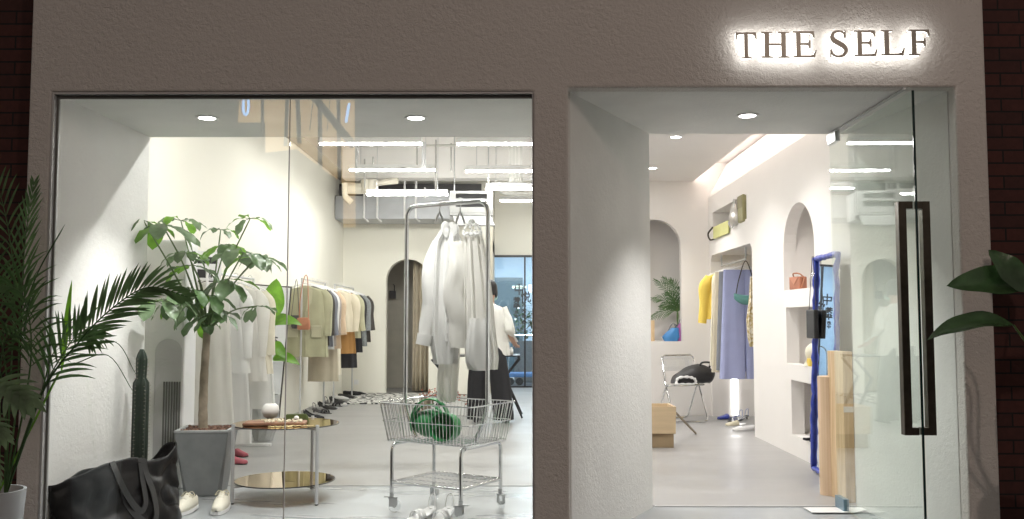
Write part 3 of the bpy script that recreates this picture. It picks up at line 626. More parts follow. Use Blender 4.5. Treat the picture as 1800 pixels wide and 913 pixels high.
def garment(name, label, cat, loc, m, length=.8, hw_=.23, sl=.6, rz=0, group=None, kind='coat', m2=None, seed=0, depth=.055, hm='white', hem=1.1):
    t = thing(name, label, cat, loc, rz, group)
    b = MB(); zt = -.07
    if kind in ('coat', 'shirt', 'dress'):
        lv = [(zt, .05, .03, 0, 0), (zt-.02, .09, .04, .001, 0), (zt-.055, hw_*.88, depth*.8, .002, 0), (zt-.12, hw_*.95, depth, .004, 0), (zt-.3, hw_*.95, depth*1.1, .006, 0), (zt-length*.7, hw_*(.5+.5*hem), depth*1.2, .009, .004), (zt-length, hw_*hem, depth*1.35, .013, .008)]
    elif kind == 'trousers': lv = None
    else: lv = [(zt-.03, hw_*.8, depth*.5, .003, 0), (zt-.1, hw_*.85, depth*.8, .006, 0), (zt-length, hw_*hem, depth*1.3, .014, .006)]
    if lv: cloth_body(b, lv, k=6, seed=seed, ph=seed)
    else:
        for s in (-1, 1):
            cloth_body(b, [(zt-.02, hw_*.5, depth*.6, .002, s*hw_*.48), (zt-.3, hw_*.54, depth, .005, s*hw_*.50), (zt-length, hw_*.62, depth*1.1, .008, s*hw_*.62)], k=4, seed=seed+s, ph=seed, n=28)
    b.build('body', m, t, angle=70)
    if kind in ('coat', 'shirt') and sl:
        for s in (-1, 1):
            b = MB(); x0 = s*hw_*.86
            sleeve(b, [(x0-s*.02, 0, zt-.065), (x0+s*.05, -.005, zt-.2), (x0+s*.06, -.01, zt-.2-(sl-.2)*.5), (x0+s*(.05+.02*(seed % 3)), -.02, zt-.05-sl)], [.05, .075, .066, .055, .052], seed=seed+s)
            b.build('sleeve', m, t, angle=70)
    if kind == 'coat':
        b = MB()
        for s in (-1, 1): b.add([(s*.045, -depth*.75, zt-.015), (s*.095, -depth*1.02, zt-.06), (s*.085, -depth*1.38, zt-.22), (s*.012, -depth*1.40, zt-.34), (s*.03, -depth*1.2, zt-.15)], [(0, 1, 2, 3, 4)])
        b.build('lapel', m2 or m, t, smooth=False, solid=.008)
        b = MB(); z0 = zt-.34; z1 = zt-length+.01; b.tube([(.012, -depth*1.36, z0), (.016, -depth*1.48, (z0+z1)/2), (.02, -depth*1.6, z1)], .006, 5); b.build('front_edge', m2 or m, t)
        for s in (-1, 1):
            zp = zt-length*.62; x = s*hw_*.55; b = MB(); b.box(x-.065, x+.065, -depth*1.40, -depth*1.15, zp-.10, zp+.02); b.box(x-.07, x+.07, -depth*1.46, -depth*1.15, zp+.021, zp+.055); b.build('pocket', m2 or m, t, smooth=False, bevel=.006)
    hanger(t, hw_*.8, .09, hm)
    return t
def leaf(mb, base, d, L_, W, droop=.3, fold=.25, up=(0, 0, 1), wave=.0, nu=9, nv=4, tipw=.0, shape=.9, T=None):
    base = Vector(base); d = Vector(d).normalized(); up = Vector(up); side = d.cross(up)
    if side.length < .05: side = d.cross(Vector((0, 1, 0)))
    side.normalize(); nrm = side.cross(d).normalized(); g = Vector((0, 0, -1)); s0 = random.random()*6
    P = [base.copy()]; dd = d.copy()
    for i in range(nu): P.append(P[-1]+dd*(L_/nu)); dd = (dd+g*droop/nu*1.6).normalized()
    def fn(u, v):
        i = int(round(u*nu)); p = P[i]; w_ = W*.5*(math.sin(math.pi*min(1, (u**shape)*.98+.02))**.75)+tipw
        x = (v-.5)*2
        return p+side*x*w_+nrm*(abs(x)*w_*fold+wave*math.sin(u*14+s0+x)*abs(x))
    return mb.sheet(fn, nu, nv, T)

# ================================================================== money tree in grey pot (left)
pt = at(352, 872, z=0); pt = Vector((pt.x, pt.y+.12, 0))
pot = thing('square_pot', 'grey faceted square concrete pot holding the indoor tree', 'plant pot', pt, R(6))
def sqring(h, z, c=.0): return [(-h, -h, z), (h, -h, z), (h, h, z), (-h, h, z)]
b = MB(); bt, tp, Hh = .130, .187, .455
v = [(-bt*.78, -bt, 0), (bt*.78, -bt, 0), (bt, -bt*.78, 0), (bt, bt*.78, 0), (bt*.78, bt, 0), (-bt*.78, bt, 0), (-bt, bt*.78, 0), (-bt, -bt*.78, 0)]
tpv = [(-tp, -tp, Hh), (tp, -tp, Hh), (tp, tp, Hh), (-tp, tp, Hh)]
mid = [(0, -bt*.92, .02)]
b.add(v+tpv+[(0, -bt*1.0, .0)], [(8, 12, 9), (8, 0, 12), (9, 12, 1), (0, 8, 7), (1, 2, 9), (2, 10, 9), (2, 3, 10), (3, 4, 10), (4, 11, 10), (4, 5, 11), (5, 6, 11), (6, 8, 11), (6, 7, 8), (0, 7, 6, 5, 4, 3, 2, 1, 12)])
b.build('pot_wall', 'concrete', pot, smooth=False, bevel=.004)
b = MB(); b.plate(rect(-tp-.004, tp+.004, -tp-.004, tp+.004), [rect(-tp+.018, tp-.018, -tp+.018, tp-.018)], .018, lambda u, v_, w_: (u, v_, Hh+.0005+w_)); b.build('rim', 'concrete_lt', pot, smooth=False, bevel=.003)
b = MB(); rnd = random.Random(3)
for i in range(260):
    x, y = rnd.uniform(-tp+.025, tp-.025), rnd.uniform(-tp+.025, tp-.025); b.ball((x, y, Hh+.004+rnd.random()*.010), (rnd.uniform(.007, .013),)*3, 6, 4)
so = b.build('pebbles', 'soil', pot); so['kind'] = 'stuff'
tree = thing('indoor_tree', 'young indoor tree with bare trunk and drooping glossy leaf clusters in the window', 'tree', pt+Vector((.02, 0, .44)))
TO = pt+Vector((.02, 0, .44))
b = MB(); Yt = pt.y
tr = [at(x, y, Y=Yt)-TO for x, y in ((357, 765), (357, 720), (359, 660), (363, 600), (364, 560))]; tr[0] = Vector((tr[0].x, 0, .0))
TP = smooth_path(tr, 5); b.tube(TP, [.036-.012*i/len(TP)+.0015*math.sin(i*2.1) for i in range(len(TP))], 12); b.build('trunk', 'bark', tree)
tips = [  # px, py, depth offset, leaf length, n, branch start
 (285, 394, -.48, .24, 8), (252, 388, -.55, .18, 4), (330, 505, -.35, .2, 3), (318, 388, .10, .17, 6), (328, 445, -.2, .17, 6), (338, 466, -.18, .20, 6), (388, 404, .12, .13, 4), (440, 384, .05, .15, 5), (398, 430, .15, .19, 6), (428, 444, -.14, .25, 5),
 (452, 452, -.02, .22, 4), (275, 528, -.58, .23, 6), (318, 530, .12, .18, 5), (362, 518, -.2, .21, 7), (400, 490, -.1, .22, 6), (452, 538, .02, .13, 5), (350, 555, .05, .17, 5), (378, 548, -.12, .19, 6), (305, 518, -.5, .20, 4), (455, 452, .18, .15, 4)]
bb = MB(); lf = [MB(), MB(), MB()]; rnd = random.Random(11); random.seed(5)
top = tr[-1]
for i, (px, py, dy, LL, n) in enumerate(tips):
    tip = at(px, py, Y=Yt+dy)-TO
    st = TP[max(0, int(len(TP)*(.80+.2*rnd.random()))-1)]
    mid = (st+tip)*.5+Vector((rnd.uniform(-.02, .02), 0, .05+.02*rnd.random()))
    bb.tube(smooth_path([st, mid, tip], 5), [.008]*5+[.0055]*5+[.004], 6)
    a0 = rnd.random()*6
    for k in range(n):
        a = a0+2*math.pi*k/n+rnd.uniform(-.25, .25); el = rnd.uniform(-.35, .25) if py < 480 else rnd.uniform(-.75, .1)
        d = Vector((math.cos(a), math.sin(a)*.8, el)); pe = tip+d.normalized()*.035
        bb.tube([tip, pe], .0025, 5)
        which = 1 if rnd.random() < (.30 if py < 450 else .08) else (2 if rnd.random() < .30 else 0)  # upper clusters draw more yellow-green leaves, backlight put into their colour
        leaf(lf[which], pe, d, LL*rnd.uniform(.9, 1.25), LL*rnd.uniform(.44, .54), rnd.uniform(.3, 1.2), rnd.uniform(.1, .35), wave=.006, shape=1.75)
bb.build('branch', 'stem', tree)
for mb_, m in zip(lf, ('leaf', 'leafbright', 'softgreen')): mb_.build('foliage', m, tree, angle=80)

# ================================================================== bird of paradise plants
def paddle_plant(t, O, leaves, m, sm, base=None):
    for (bx, path, L_, W, dr, fo, up) in leaves:
        P = smooth_path([base or Vector((0, 0, 0))]+[p-O for p in path], 6)
        b = MB(); b.tube(P, [.011-.006*i/len(P) for i in range(len(P))], 7); st = b.build('stem', sm, t)
        b = MB(); d = P[-1]-P[-3]; leaf(b, P[-1], bx or d, L_, W, dr, fo, up=up, nu=14, nv=6, wave=.004, shape=.8); b.build('leaf', m, t, angle=80)
p = at(456, 778, z=0); p = Vector((p.x-.0, p.y+.15, 0))
pot = thing('faceted_pot', 'pale grey faceted concrete pot behind the round side table', 'plant pot', p)
b = MB(); n = 10
b.loft([[(r*math.cos(2*math.pi*(j+o)/n), r*math.sin(2*math.pi*(j+o)/n), z) for j in range(n)] for r, z, o in ((.10, 0, 0), (.155, .20, .5), (.165, .48, 0), (.15, .48, 0), (.14, .44, 0))]); b.build('pot_wall', 'concrete_lt', pot, smooth=False)
b = MB(); b.lathe([(0, .445), (.139, .445)], 10, caps=False); b.build('earth', 'soil', pot, smooth=False)
Op = p+Vector((0, 0, .445)); Y0 = p.y
pp = thing('paddle_leaf_plant', 'tall paddle leaved plant in the pale faceted pot', 'plant', Op)
paddle_plant(pp, Op, [(Vector((.12, 0, 1)), [at(470, 640, Y=Y0), at(476, 562, Y=Y0)], .44, .25, .06, .12, (0, -1, 0)), (Vector((1, 0, .55)), [at(466, 660, Y=Y0), at(474, 572, Y=Y0-.05)], .36, .24, .7, .2, (0, -.6, 1)),
  (Vector((1, -.3, .15)), [at(466, 680, Y=Y0), at(470, 610, Y=Y0-.08)], .28, .2, 1.0, .2, (0, -.6, 1)), (Vector((1, -.2, .35)), [at(468, 690, Y=Y0), at(478, 633, Y=Y0-.1)], .34, .18, .7, .25, (0, -.6, 1)), (Vector((-.4, .3, 1)), [at(460, 640, Y=Y0+.05), at(461, 590, Y=Y0+.1)], .36, .13, .6, .2, (0, -1, 0))], 'leafbright', 'stem')
# right outdoor plant
Oq = Vector((2.72, 4.55, .34))
q = thing('tall_planter', 'pale planter at the right edge in front of the brick wall', 'planter', (2.72, 4.55, -.16))
b = MB(); b.lathe([(.12, 0), (.155, .45), (.17, .80), (.155, .80), (.15, .74)], 28); b.build('pot_wall', 'potwhite', q)
b = MB(); b.lathe([(0, .745), (.149, .745)], 20, caps=False); b.build('earth', 'soil', q)
Oq = Vector((2.72, 4.55, .585))
q = thing('strelitzia', 'large dark paddle leaves arching in from the right edge', 'plant', Oq)
paddle_plant(q, Oq, [(Vector((-1, -.1, .10)), [at(1845, 700, Y=4.5), at(1838, 560, Y=4.5), at(1800, 502, Y=4.5)], .40, .16, .15, .45, (0, -.9, .5)), (Vector((-1, 0, .16)), [at(1822, 700, Y=4.5), at(1812, 620, Y=4.52), at(1782, 572, Y=4.5)], .44, .17, .45, .3, (0, -.5, 1)),
   (Vector((-.55, .1, .75)), [at(1845, 660, Y=4.45), at(1838, 560, Y=4.45), at(1805, 512, Y=4.45)], .26, .15, .1, .25, (.2, -1, .2)), (Vector((.6, -.3, .7)), [at(1850, 660, Y=4.6), at(1860, 560, Y=4.6)], .5, .18, .5, .2, (0, -1, .3)), (Vector((-.3, -.3, 1)), [at(1850, 660, Y=4.7), at(1870, 480, Y=4.7)], .45, .18, .4, .2, (0, -1, .3))], 'leafdark', 'stem')

# ================================================================== left outdoor palm
Opm = Vector((-2.50, 4.55, .42))
q = thing('tall_pot', 'pale blue grey tall pot at the left edge of the shop front', 'plant pot', (-2.56, 4.55, -.16))
b = MB(); b.lathe([(.105, 0), (.125, .30), (.148, .59), (.134, .59), (.13, .55)], 32); b.build('pot_wall', 'potwhite', q)
b = MB(); b.lathe([(0, .552), (.129, .552)], 20, caps=False); b.build('earth', 'soil', q)
Opm = Vector((-2.50, 4.55, .39))
palm = thing('areca_palm', 'feathery palm at left edge with one frond sweeping across the window', 'palm', Opm)
def frond(mb, st, path, n, ll, ang=.9, droop=.5, wl=.014, start=.25, rr_=.006, upv=(0, 0, 1), plane=None, r0=.3):
    P = smooth_path(path, 10); m = len(P)
    st.tube(P, [rr_*(1-.75*i/m) for i in range(m)], 6)
    for k in range(n):
        u = start+(1-start)*(k+.5)/n; i = min(int(u*(m-1)), m-2); f = u*(m-1)-i; p = P[i].lerp(P[i+1], f); d = (P[i+1]-P[max(i-1, 0)]).normalized()
        nn = Vector(plane) if plane else Vector(upv); side = d.cross(nn).normalized()
        for s in (-1, 1):
            dd = d*(.75+u*.5)+side*s*ang*(1.1-.4*u)+Vector((0, 0, .12))+Vector((random.uniform(-.06, .06), random.uniform(-.1, .1), random.uniform(-.06, .06)))
            leaf(mb, p, dd, ll*math.sin(math.pi*min(.97, (.25+.70*u)))**.8*random.uniform(.88, 1.08), wl, droop*random.uniform(.6, 1.3), .2, nu=6, nv=2, up=nn)
random.seed(21)
def wp(*l): return [Vector((0, 0, 0))]+[at(px, py, Y=Y)-Opm for px, py, Y in l]
specs = [ (wp((75, 690, 4.5), (140, 600, 4.45), (200, 540, 4.45), (262, 505, 4.45), (330, 522, 4.45)), 26, .23, .8, .25, (.1, 1, 0), .36), (wp((60, 720, 4.6), (100, 640, 4.6), (140, 585, 4.6), (160, 600, 4.6)), 15, .24, .9, .5, (0, 1, .2), .35),
  (wp((30, 700, 4.6), (35, 560, 4.6), (45, 420, 4.65), (60, 320, 4.7)), 16, .24, .5, .3, (0, 1, 0), .45), (wp((15, 700, 4.5), (-5, 560, 4.5), (-20, 480, 4.5), (-60, 440, 4.45)), 18, .30, .9, .8, (0, 1, 0), .35),
  (wp((45, 700, 4.4), (55, 600, 4.35), (40, 520, 4.3), (0, 500, 4.25)), 16, .26, .9, .9, (0, 1, 0), .35), (wp((70, 700, 4.7), (90, 630, 4.75), (120, 590, 4.8), (190, 600, 4.85)), 14, .22, .9, .8, (0, .6, 1), .4), (wp((20, 640, 4.7), (25, 500, 4.75), (10, 380, 4.8), (-20, 280, 4.8)), 18, .28, .8, .6, (0, 1, 0), .3),
  (wp((10, 720, 4.4), (0, 640, 4.3), (20, 590, 4.2), (60, 610, 4.1)), 14, .2, .9, .9, (0, 1, .5), .35)]
for i, (P, n, ll, ang, dr, pl, s0) in enumerate(specs):
    f = MB(); s = MB(); frond(f, s, P, n, ll, ang, dr, start=s0, plane=pl, wl=.017 if i < 2 else .013); fo = f.build('frond', 'palm', palm, angle=80); s.build('stem', 'palm' if i else 'leafdark', fo)
b = MB(); leaf(b, at(108, 655, Y=4.95)-Opm, (.08, 0, 1), .50, .035, .02, .3, up=(0, -1, 0), nu=10); b.tube([at(104, 655, Y=4.95)-Opm, Vector((-.05, .03, .02))], .006, 6); b.build('shoot', 'leafbright', palm)
b = MB(); b.tube(smooth_path([at(40, 600, Y=4.7)-Opm, at(60, 495, Y=4.75)-Opm, at(114, 395, Y=4.8)-Opm]), [.007]*6+[.004]*6+[.001], 6); b.build('spear', 'leafdark', palm)
for (a0, a1, a2) in (((120, 620), (200, 600), (240, 660)), ((130, 640), (190, 625), (235, 690)), ((60, 560), (20, 500), (-5, 560)), ((60, 640), (15, 560), (0, 660))):
    b = MB(); b.tube(smooth_path([at(*a0, Y=4.6)-Opm, at(*a1, Y=4.6)-Opm, at(*a2, Y=4.6)-Opm]), [.003]*6+[.002]*6+[.0008], 5); b.build('tendril', 'palm', palm)
# monstera
Omn = Vector((-2.35, 4.30, .40))
mon = thing('monstera', 'split leaved monstera in front of the palm pot at lower left', 'plant', Vector((-2.50, 4.5, .40)))
Omn = Vector((-2.50, 4.5, .40))
def monstera(c, d, size, up):
    b = MB(); c = Vector(c); d = Vector(d).normalized(); side = d.cross(Vector(up)).normalized()
    for s in (-1, 1):
        for k in range(6):
            u = k/5; base = c+d*size*(u*.8); a = 1.25-.95*u; dd = d*math.cos(a)+side*s*math.sin(a)
            leaf(b, base-dd*.01, dd, size*(.66-.18*abs(u-.3)), size*.155, .45, .12, up=up, nu=7, nv=4, shape=.7)
    leaf(b, c+d*size*.0, d, size*1.15, size*.34, .3, .1, up=up, nu=7); b.build('leaf', 'leaf', mon, angle=80)
for (px, py, Y, d, sz) in ((18, 672, 4.2, (.75, -.3, -.35), .24), (-10, 735, 4.1, (.8, -.3, -.5), .17), (0, 800, 4.1, (.5, -.3, -.8), .13)):
    c = at(px-20, py, Y=Y)-Omn; monstera(c, d, sz, (-.2, -.7, .7)); b = MB(); b.tube(smooth_path([(0, 0, 0), c*.5+Vector((0, 0, .1)), c]), .005, 6); b.build('stem', 'stem', mon)

# cactus
c = Vector((-2.445, 6.02, 0)); ct = thing('cactus_pot', 'small grey pot of the cactus, hidden behind the big tote', 'plant pot', c)
b = MB(); b.lathe([(.07, 0), (.09, .2), (.08, .2), (.075, .18)], 20); b.build('pot_wall', 'concrete', ct); b = MB(); b.lathe([(0, .182), (.074, .182)], 16, caps=False); b.build('earth', 'soil', ct)
ct = thing('column_cactus', 'dark green column cactus with narrow top segment beside the white reveal', 'cactus', c+Vector((0, 0, .17)), R(15))
b = MB(); rings = []
for i in range(30):
    z = .9*i/29; r = .046 if z < .68 else .046-.018*min(1, (z-.68)/.05)
    if z > .70: r = .028+.004*math.sin((z-.7)*12)
    if i > 27: r *= (.8, .35)[i-28]
    rings.append([(r*(1+.22*(abs(math.cos(3*a))-.5)*1.2)*math.cos(a), r*(1+.22*(abs(math.cos(3*a))-.5)*1.2)*math.sin(a), z) for a in [2*math.pi*k/36 for k in range(36)]])
b.loft(rings); b.build('stem', 'cactus', ct)
b = MB(); rnd = random.Random(2)
for k in range(6):
    a = math.pi*k/3
    for i in range(34):
        z = .02+.84*i/34; r = .051 if z < .68 else .034
        for q in range(2): e = rnd.uniform(-.6, .6); b.tube([(r*math.cos(a), r*math.sin(a), z), ((r+.010)*math.cos(a+e*.2), (r+.010)*math.sin(a+e*.2), z+rnd.uniform(-.006, .006))], .0008, 3)
s_ = b.build('spines', 'spine', ct); s_['kind'] = 'stuff'
# ================================================================== big leather tote
A = Vector((-2.535, 5.15, 0)); B_ = Vector((-2.19, 6.02, 0)); dirv = (B_-A); Lb = dirv.length
tote = thing('leather_tote', 'huge slouchy black leather tote bag leaning on the white reveal', 'tote bag', A, math.atan2(dirv.y, dirv.x))
def rimz(u): 
    P = [(0, .345), (.12, .375), (.35, .425), (.55, .43), (.72, .395), (.86, .39), (1, .465)]
    for (a, za), (c, zc) in zip(P, P[1:]):
        if u <= c: t = (u-a)/(c-a); t = t*t*(3-2*t); return za*(1-t)+zc*t
    return P[-1][1]
def totept(f, t):
    """f around 0..1, t up 0..1"""
    a = 2*math.pi*f; cc, ss = math.cos(a), math.sin(a)
    u = .5+.5*math.copysign(abs(cc)**.55, cc); th = math.copysign(abs(ss)**.7, ss)
    wide = .15*(1-.50*t)*(1-.35*(2*u-1)**4)+(.035*max(0, u-.8)*5*t)
    x = (u-.5)*Lb*(1-.02*t)+Lb*.5+.05*t*(u-.5); y = th*wide+.055*t
    z = (rimz(u)-(.05*max(0, ss)*(1-min(1, max(0, (u-.8)*5)))))*t
    q = Vector((x*3.2, y*3, z*4)); dsp = noise.noise(q)*.045+noise.noise(q*2.3)*.022+noise.noise(q*5)*.008; k = math.sin(math.pi*min(1, t*1.05))**.6 if t < .95 else .25
    ridge = (1-abs(noise.noise(q*1.6+Vector((3, 1, 2)))))**6*.03
    y += (dsp-ridge)*k*(1 if ss >= 0 else -1); z += noise.noise(q*1.2)*.012*t; x += noise.noise(q+Vector((5, 5, 5)))*.015*k
    return (x, y, max(z, .002))
b = MB(); nf, nt = 120, 34
b.sheet(lambda u, v: totept(u, v), nf, nt)
b.add([totept(i/nf, 0) for i in range(nf)], [tuple(range(nf))])
b.build('body', 'leather', tote, angle=180, solid=.006)
def strap(mb, P, w_=.028, th=.004, nrm=(0, -1, 0)):
    P = smooth_path(P, 8); rings = []
    for i, p in enumerate(P):
        t = (P[min(i+1, len(P)-1)]-P[max(i-1, 0)]).normalized(); s = t.cross(Vector(nrm)).normalized(); nn = s.cross(t).normalized()
        rings.append([p+s*w_*.5+nn*th*.5, p-s*w_*.5+nn*th*.5, p-s*w_*.5-nn*th*.5, p+s*w_*.5-nn*th*.5])
    mb.loft(rings)
yf = -.185; M['strapleather'] = mat('strap_leather', (.02, .02, .022), .3, var=.2, bump=.003, bscale=130)  # lighter than the bag body, strap highlight put into the colour
def tfront(u, t, off=.014):
    cc = math.copysign(abs(2*u-1)**(1/.55), 2*u-1); p = totept(1-math.acos(max(-1, min(1, cc)))/(2*math.pi), t); return (p[0], p[1]-off, p[2])
for pth, wd in (([(.38, .995), (.39, .85), (.43, .6), (.50, .36), (.56, .27), (.60, .40), (.615, .7), (.62, .995)], .040), ([(.42, .62), (.46, .40), (.53, .18), (.60, .08), (.655, .20), (.67, .5), (.655, .8), (.65, .998)], .042)):
    P = [tfront(u, t) for u, t in pth]; P[-1] = (P[-1][0], P[-1][1]+.01, P[-1][2]+.006)
    if pth[0][1] > .9: P[0] = (P[0][0], P[0][1]+.01, P[0][2]+.006)
    b = MB(); strap(b, P, wd, .006); b.build('strap', 'strapleather', tote)
b = MB(); b.tube([tfront(i/60, .995, .0) for i in range(4, 58)], .004, 6); b.build('rim_piping', 'strapleather', tote)

# ================================================================== shoes
def shoe(name, label, loc, rz, m, kind='pump', L_=.24, group=None, sole='blackp', cat='shoe', mirror=1):
    t = thing(name, label, cat, loc, rz, group)
    def w_(u): return .034+.014*math.sin(math.pi*min(1, u*1.1))-.012*max(0, u-.85)*6*.15 if u < .9 else .040-.2*(u-.9)
    heel = {'pump': .06, 'slide': .045, 'sneaker': .012, 'mule': .02, 'loafer': .015}[kind]
    def gz(u): return heel*max(0, 1-u/.62)**1.2   # u 0 heel .. 1 toe
    # sole
    b = MB(); rings = []; th = .022 if kind == 'sneaker' else .007
    for i in range(15):
        u = i/14; x = u*L_; hw_ = w_(u)*(.55 if u in (0, 1) else 1)+(.004 if kind == 'sneaker' else 0); z = gz(u)
        rings.append([(x, hw_, z), (x, -hw_, z), (x, -hw_, z+th), (x, hw_, z+th)])
    b.loft(rings); b.build('sole', 'white' if kind == 'sneaker' else sole, t)
    if kind in ('pump', 'slide', 'mule') and heel > .03:
        b = MB(); b.lathe([(.012, 0), (.009, .02), (.018, heel)], 10, (.02, 0, 0)); b.build('heel', sole, t)
    b = MB()
    if kind in ('slide',):
        for u0, u1 in ((.55, .66), (.70, .80)):
            rs = []
            for u in (u0, u1):
                rs.append([(u*L_, math.cos(a)*(w_(u)+.003), gz(u)+th+math.sin(a)*.045) for a in [math.pi*k/12 for k in range(13)]])
            b.loft(rs, closed=False, caps=False)
        b.build('upper', m, t, solid=.004); b = MB(); strap(b, [(.10*L_, -.03, gz(.1)+.01), (.05*L_, -.02, gz(0)+.07), (.0, 0, gz(0)+.085), (.05*L_, .02, gz(0)+.07), (.1*L_, .03, gz(.1)+.01)], .008, .003, (-1, 0, 0))
        b.build('heel_strap', m, t)
    else:
        u0 = {'pump': .0, 'sneaker': 0, 'mule': .42, 'loafer': 0}[kind]; rings = []; n = 16
        for i in range(17):
            u = u0+(1-u0)*i/16; x = u*L_; hw_ = w_(u)*(.6 if u < .03 or u > .98 else 1); z0 = gz(u)+th
            if kind == 'sneaker': h = .065+.012*math.cos(u*3) if u < .35 else .078-.050*((u-.35)/.65)**1.3
            elif kind == 'mule': h = .055-.03*((u-.42)/.58)
            elif kind == 'loafer': h = .055 if u < .5 else .06-.035*((u-.5)/.5)
            else: h = .045-.02*math.sin(math.pi*min(1, u/.6)) if u < .6 else .045-.022*((u-.6)/.4)
            opening = (kind == 'sneaker' and u < .34) or (kind in ('pump', 'loafer') and u < .60)
            ring = []
            for k in range(n+1):
                a = math.pi*k/n; yy = math.cos(a)*hw_; zz = z0+math.sin(a)**(.7)*h
                if opening and .25 < k/n < .75: zz = z0+.004
                ring.append((x, yy, zz))
            rings.append(ring)
        c0, c1 = rings[0], rings[-1]
        def shut(r, dx): m = [sum(p[q] for p in r)/len(r) for q in (0, 1, 2)]; return [(p[0]+dx, m[1]+(p[1]-m[1])*.12, m[2]+(p[2]-m[2])*.12-.3*(m[2]-r[0][2])) for p in r]
        if kind != 'mule': rings.insert(0, shut(c0, -.004))
        rings.append(shut(c1, .006))
        b.loft(rings, closed=False, caps=False); b.build('upper', m, t, solid=.003, angle=60)
    if kind == 'sneaker':
        b = MB(); b.sheet(lambda u, v: Vector((L_*(.30+.25*u), (v-.5)*.040, .112-.028*u+.006*math.cos((v-.5)*3))), 4, 4); b.build('tongue', m, t, solid=.005)
        b = MB()
        for k in range(6):
            u = .36+.055*k; z = .107-.052*(k/5)**1.1; b.tube(smooth_path([(u*L_, -.026, z-.012), (u*L_+.004, 0, z+.006), (u*L_+.011, .026, z-.012)]), .0028, 6)
        b.tube(smooth_path([(.33*L_, 0, .118), (.28*L_, .025, .125), (.32*L_, .045, .10), (.36*L_, .012, .116)]), .0026, 6); b.tube(smooth_path([(.33*L_, 0, .118), (.28*L_, -.028, .122), (.34*L_, -.045, .095), (.36*L_, -.012, .116)]), .0026, 6)
        b.build('laces', 'cream', t)
    return t
M['sneakcream'] = mat('cream_canvas', (.74, .71, .61), .9, bump=.001, bscale=300)
p = at(343, 893, z=0); shoe('sneaker', 'cream lace up sneaker nearest the black tote', (p.x-.0, p.y-.02, 0), R(-97), 'sneakcream', 'sneaker', .28)
p = at(397, 890, z=0); shoe('sneaker', 'cream lace up sneaker beside the table leg', (p.x, p.y-.02, 0), R(-84), 'sneakcream', 'sneaker', .28)
p = at(762, 905, z=0); shoe('sandal', 'white strappy sandal at left under the cart', (p.x, p.y+.02, 0), R(-125), 'white', 'slide', .24, sole='white')
p = at(792, 905, z=0); shoe('sandal', 'white strappy sandal at right under the cart', (p.x, p.y+.02, 0), R(-110), 'white', 'slide', .24, sole='white')
p = at(392, 814, z=0); shoe('slipper', 'pink suede mule on the floor behind the table leg', (p.x, p.y, 0), R(-20), 'pink', 'mule', .25)
p = at(390, 806, z=0); shoe('slipper', 'pink suede mule lying behind its pair', (p.x, p.y+.22, .0), R(-35), 'pink', 'mule', .25)
# shoes along the cream wall
rowl = [(541, 735, 'black heel nearest the pale pot in the wall row', 'black'), (556, 726, 'black strappy heel second in the wall row', 'leather2'), (566, 719, 'glossy black heel third in the wall row', 'leather2'), (577, 714, 'black heel fourth in the wall row', 'black'), (586, 709, 'dark heel fifth in the wall row below the camel coats', 'leather2')]
for i, (px, py, lab, m) in enumerate(rowl):
    p = at(px-6, py-1, z=0); shoe('heeled_shoe', lab, p, R(-35), m, 'pump' if i % 2 == 0 else 'slide', .36, sole='blackp', group='shoes along the cream wall')
for px, py, lab, m in ((592, 702, 'white flat shoe by the wall row', 'white'), (603, 699, 'black and white shoe past the rack foot', 'leather2'), (612, 694, 'dark loafer near the wavy rug corner', 'black'), (624, 694, 'black clog on the wavy rug', 'black')):
    p = at(px-8, py, z=0); shoe('flat_shoe', lab, p, R(-30), m, 'loafer', .34, group='shoes along the cream wall')
# rug
b = MB(); p0 = at(603, 711, z=0); p1 = at(760, 693, z=0)
b.box(p0.x, -1.0, p0.y, p1.y, .003, .02); tag(b.build('rug', wavy_rug(), None, smooth=False), 'black and white wavy patterned rug before the fitting room', 'rug')

# ================================================================== side table
tc_ = Vector((-1.645, 6.62, 0)); st = thing('side_table', 'round two tier side table with bronze glass shelves and silver legs', 'side table', tc_)
ztop, zlow = .52, .125
b = MB(); b.lathe([(0, ztop), (.368, ztop), (.37, ztop+.004), (.368, ztop+.008), (0, ztop+.008)], 72); b.build('tabletop', 'bronzeglass', st)
b = MB(); b.lathe([(0, zlow), (.345, zlow), (.347, zlow+.004), (.345, zlow+.008), (0, zlow+.008)], 72); b.build('shelf', 'shelfglass', st)
b = MB(); b.tube([(.371*math.cos(a), .371*math.sin(a), ztop+.004) for a in [2*math.pi*i/72 for i in range(72)]], .004, 6, closed=True); b.tube([(.348*math.cos(a), .348*math.sin(a), zlow+.004) for a in [2*math.pi*i/72 for i in range(72)]], .004, 6, closed=True); b.build('edge', 'blackp', st)
legs = []
for px, py in ((413, 886), (567, 891), (541, 862)):
    p = at(px, py, z=0)-tc_; d = Vector((p.x, p.y, 0)).normalized()*.378; legs.append(d)
    b = MB(); b.tube([(d.x, d.y, .008), (d.x, d.y, ztop+.022)], .0125, 12); lg = b.build('leg', 'alu', st)
    b = MB(); b.tube([(d.x, d.y, 0), (d.x, d.y, .008)], .012, 12); b.build('rubber_foot', 'blackp', lg)
b = MB()
for z in (ztop-.012, zlow-.012):
    for d in legs: b.tube([(0, 0, z), (d.x, d.y, z)], .007, 8)
b.build('crossbar', 'alu', st)
zt = ztop+.009
q = at(470, 737, Y=tc_.y); v_ = thing('ball_vase', 'small round white ceramic vase on the side table', 'vase', (q.x, tc_.y+.08, zt+.022))
b = MB(); b.lathe([(.02, 0), (.045, .012), (.062, .04), (.064, .06), (.055, .09), (.035, .108), (.030, .109), (.028, .10), (.04, .08)], 32); b.build('bowl', 'ceramic', v_)
tr_ = thing('wooden_tray', 'low walnut tray with cream rope edge on the side table', 'tray', (-1.70, 6.50, zt), R(5))
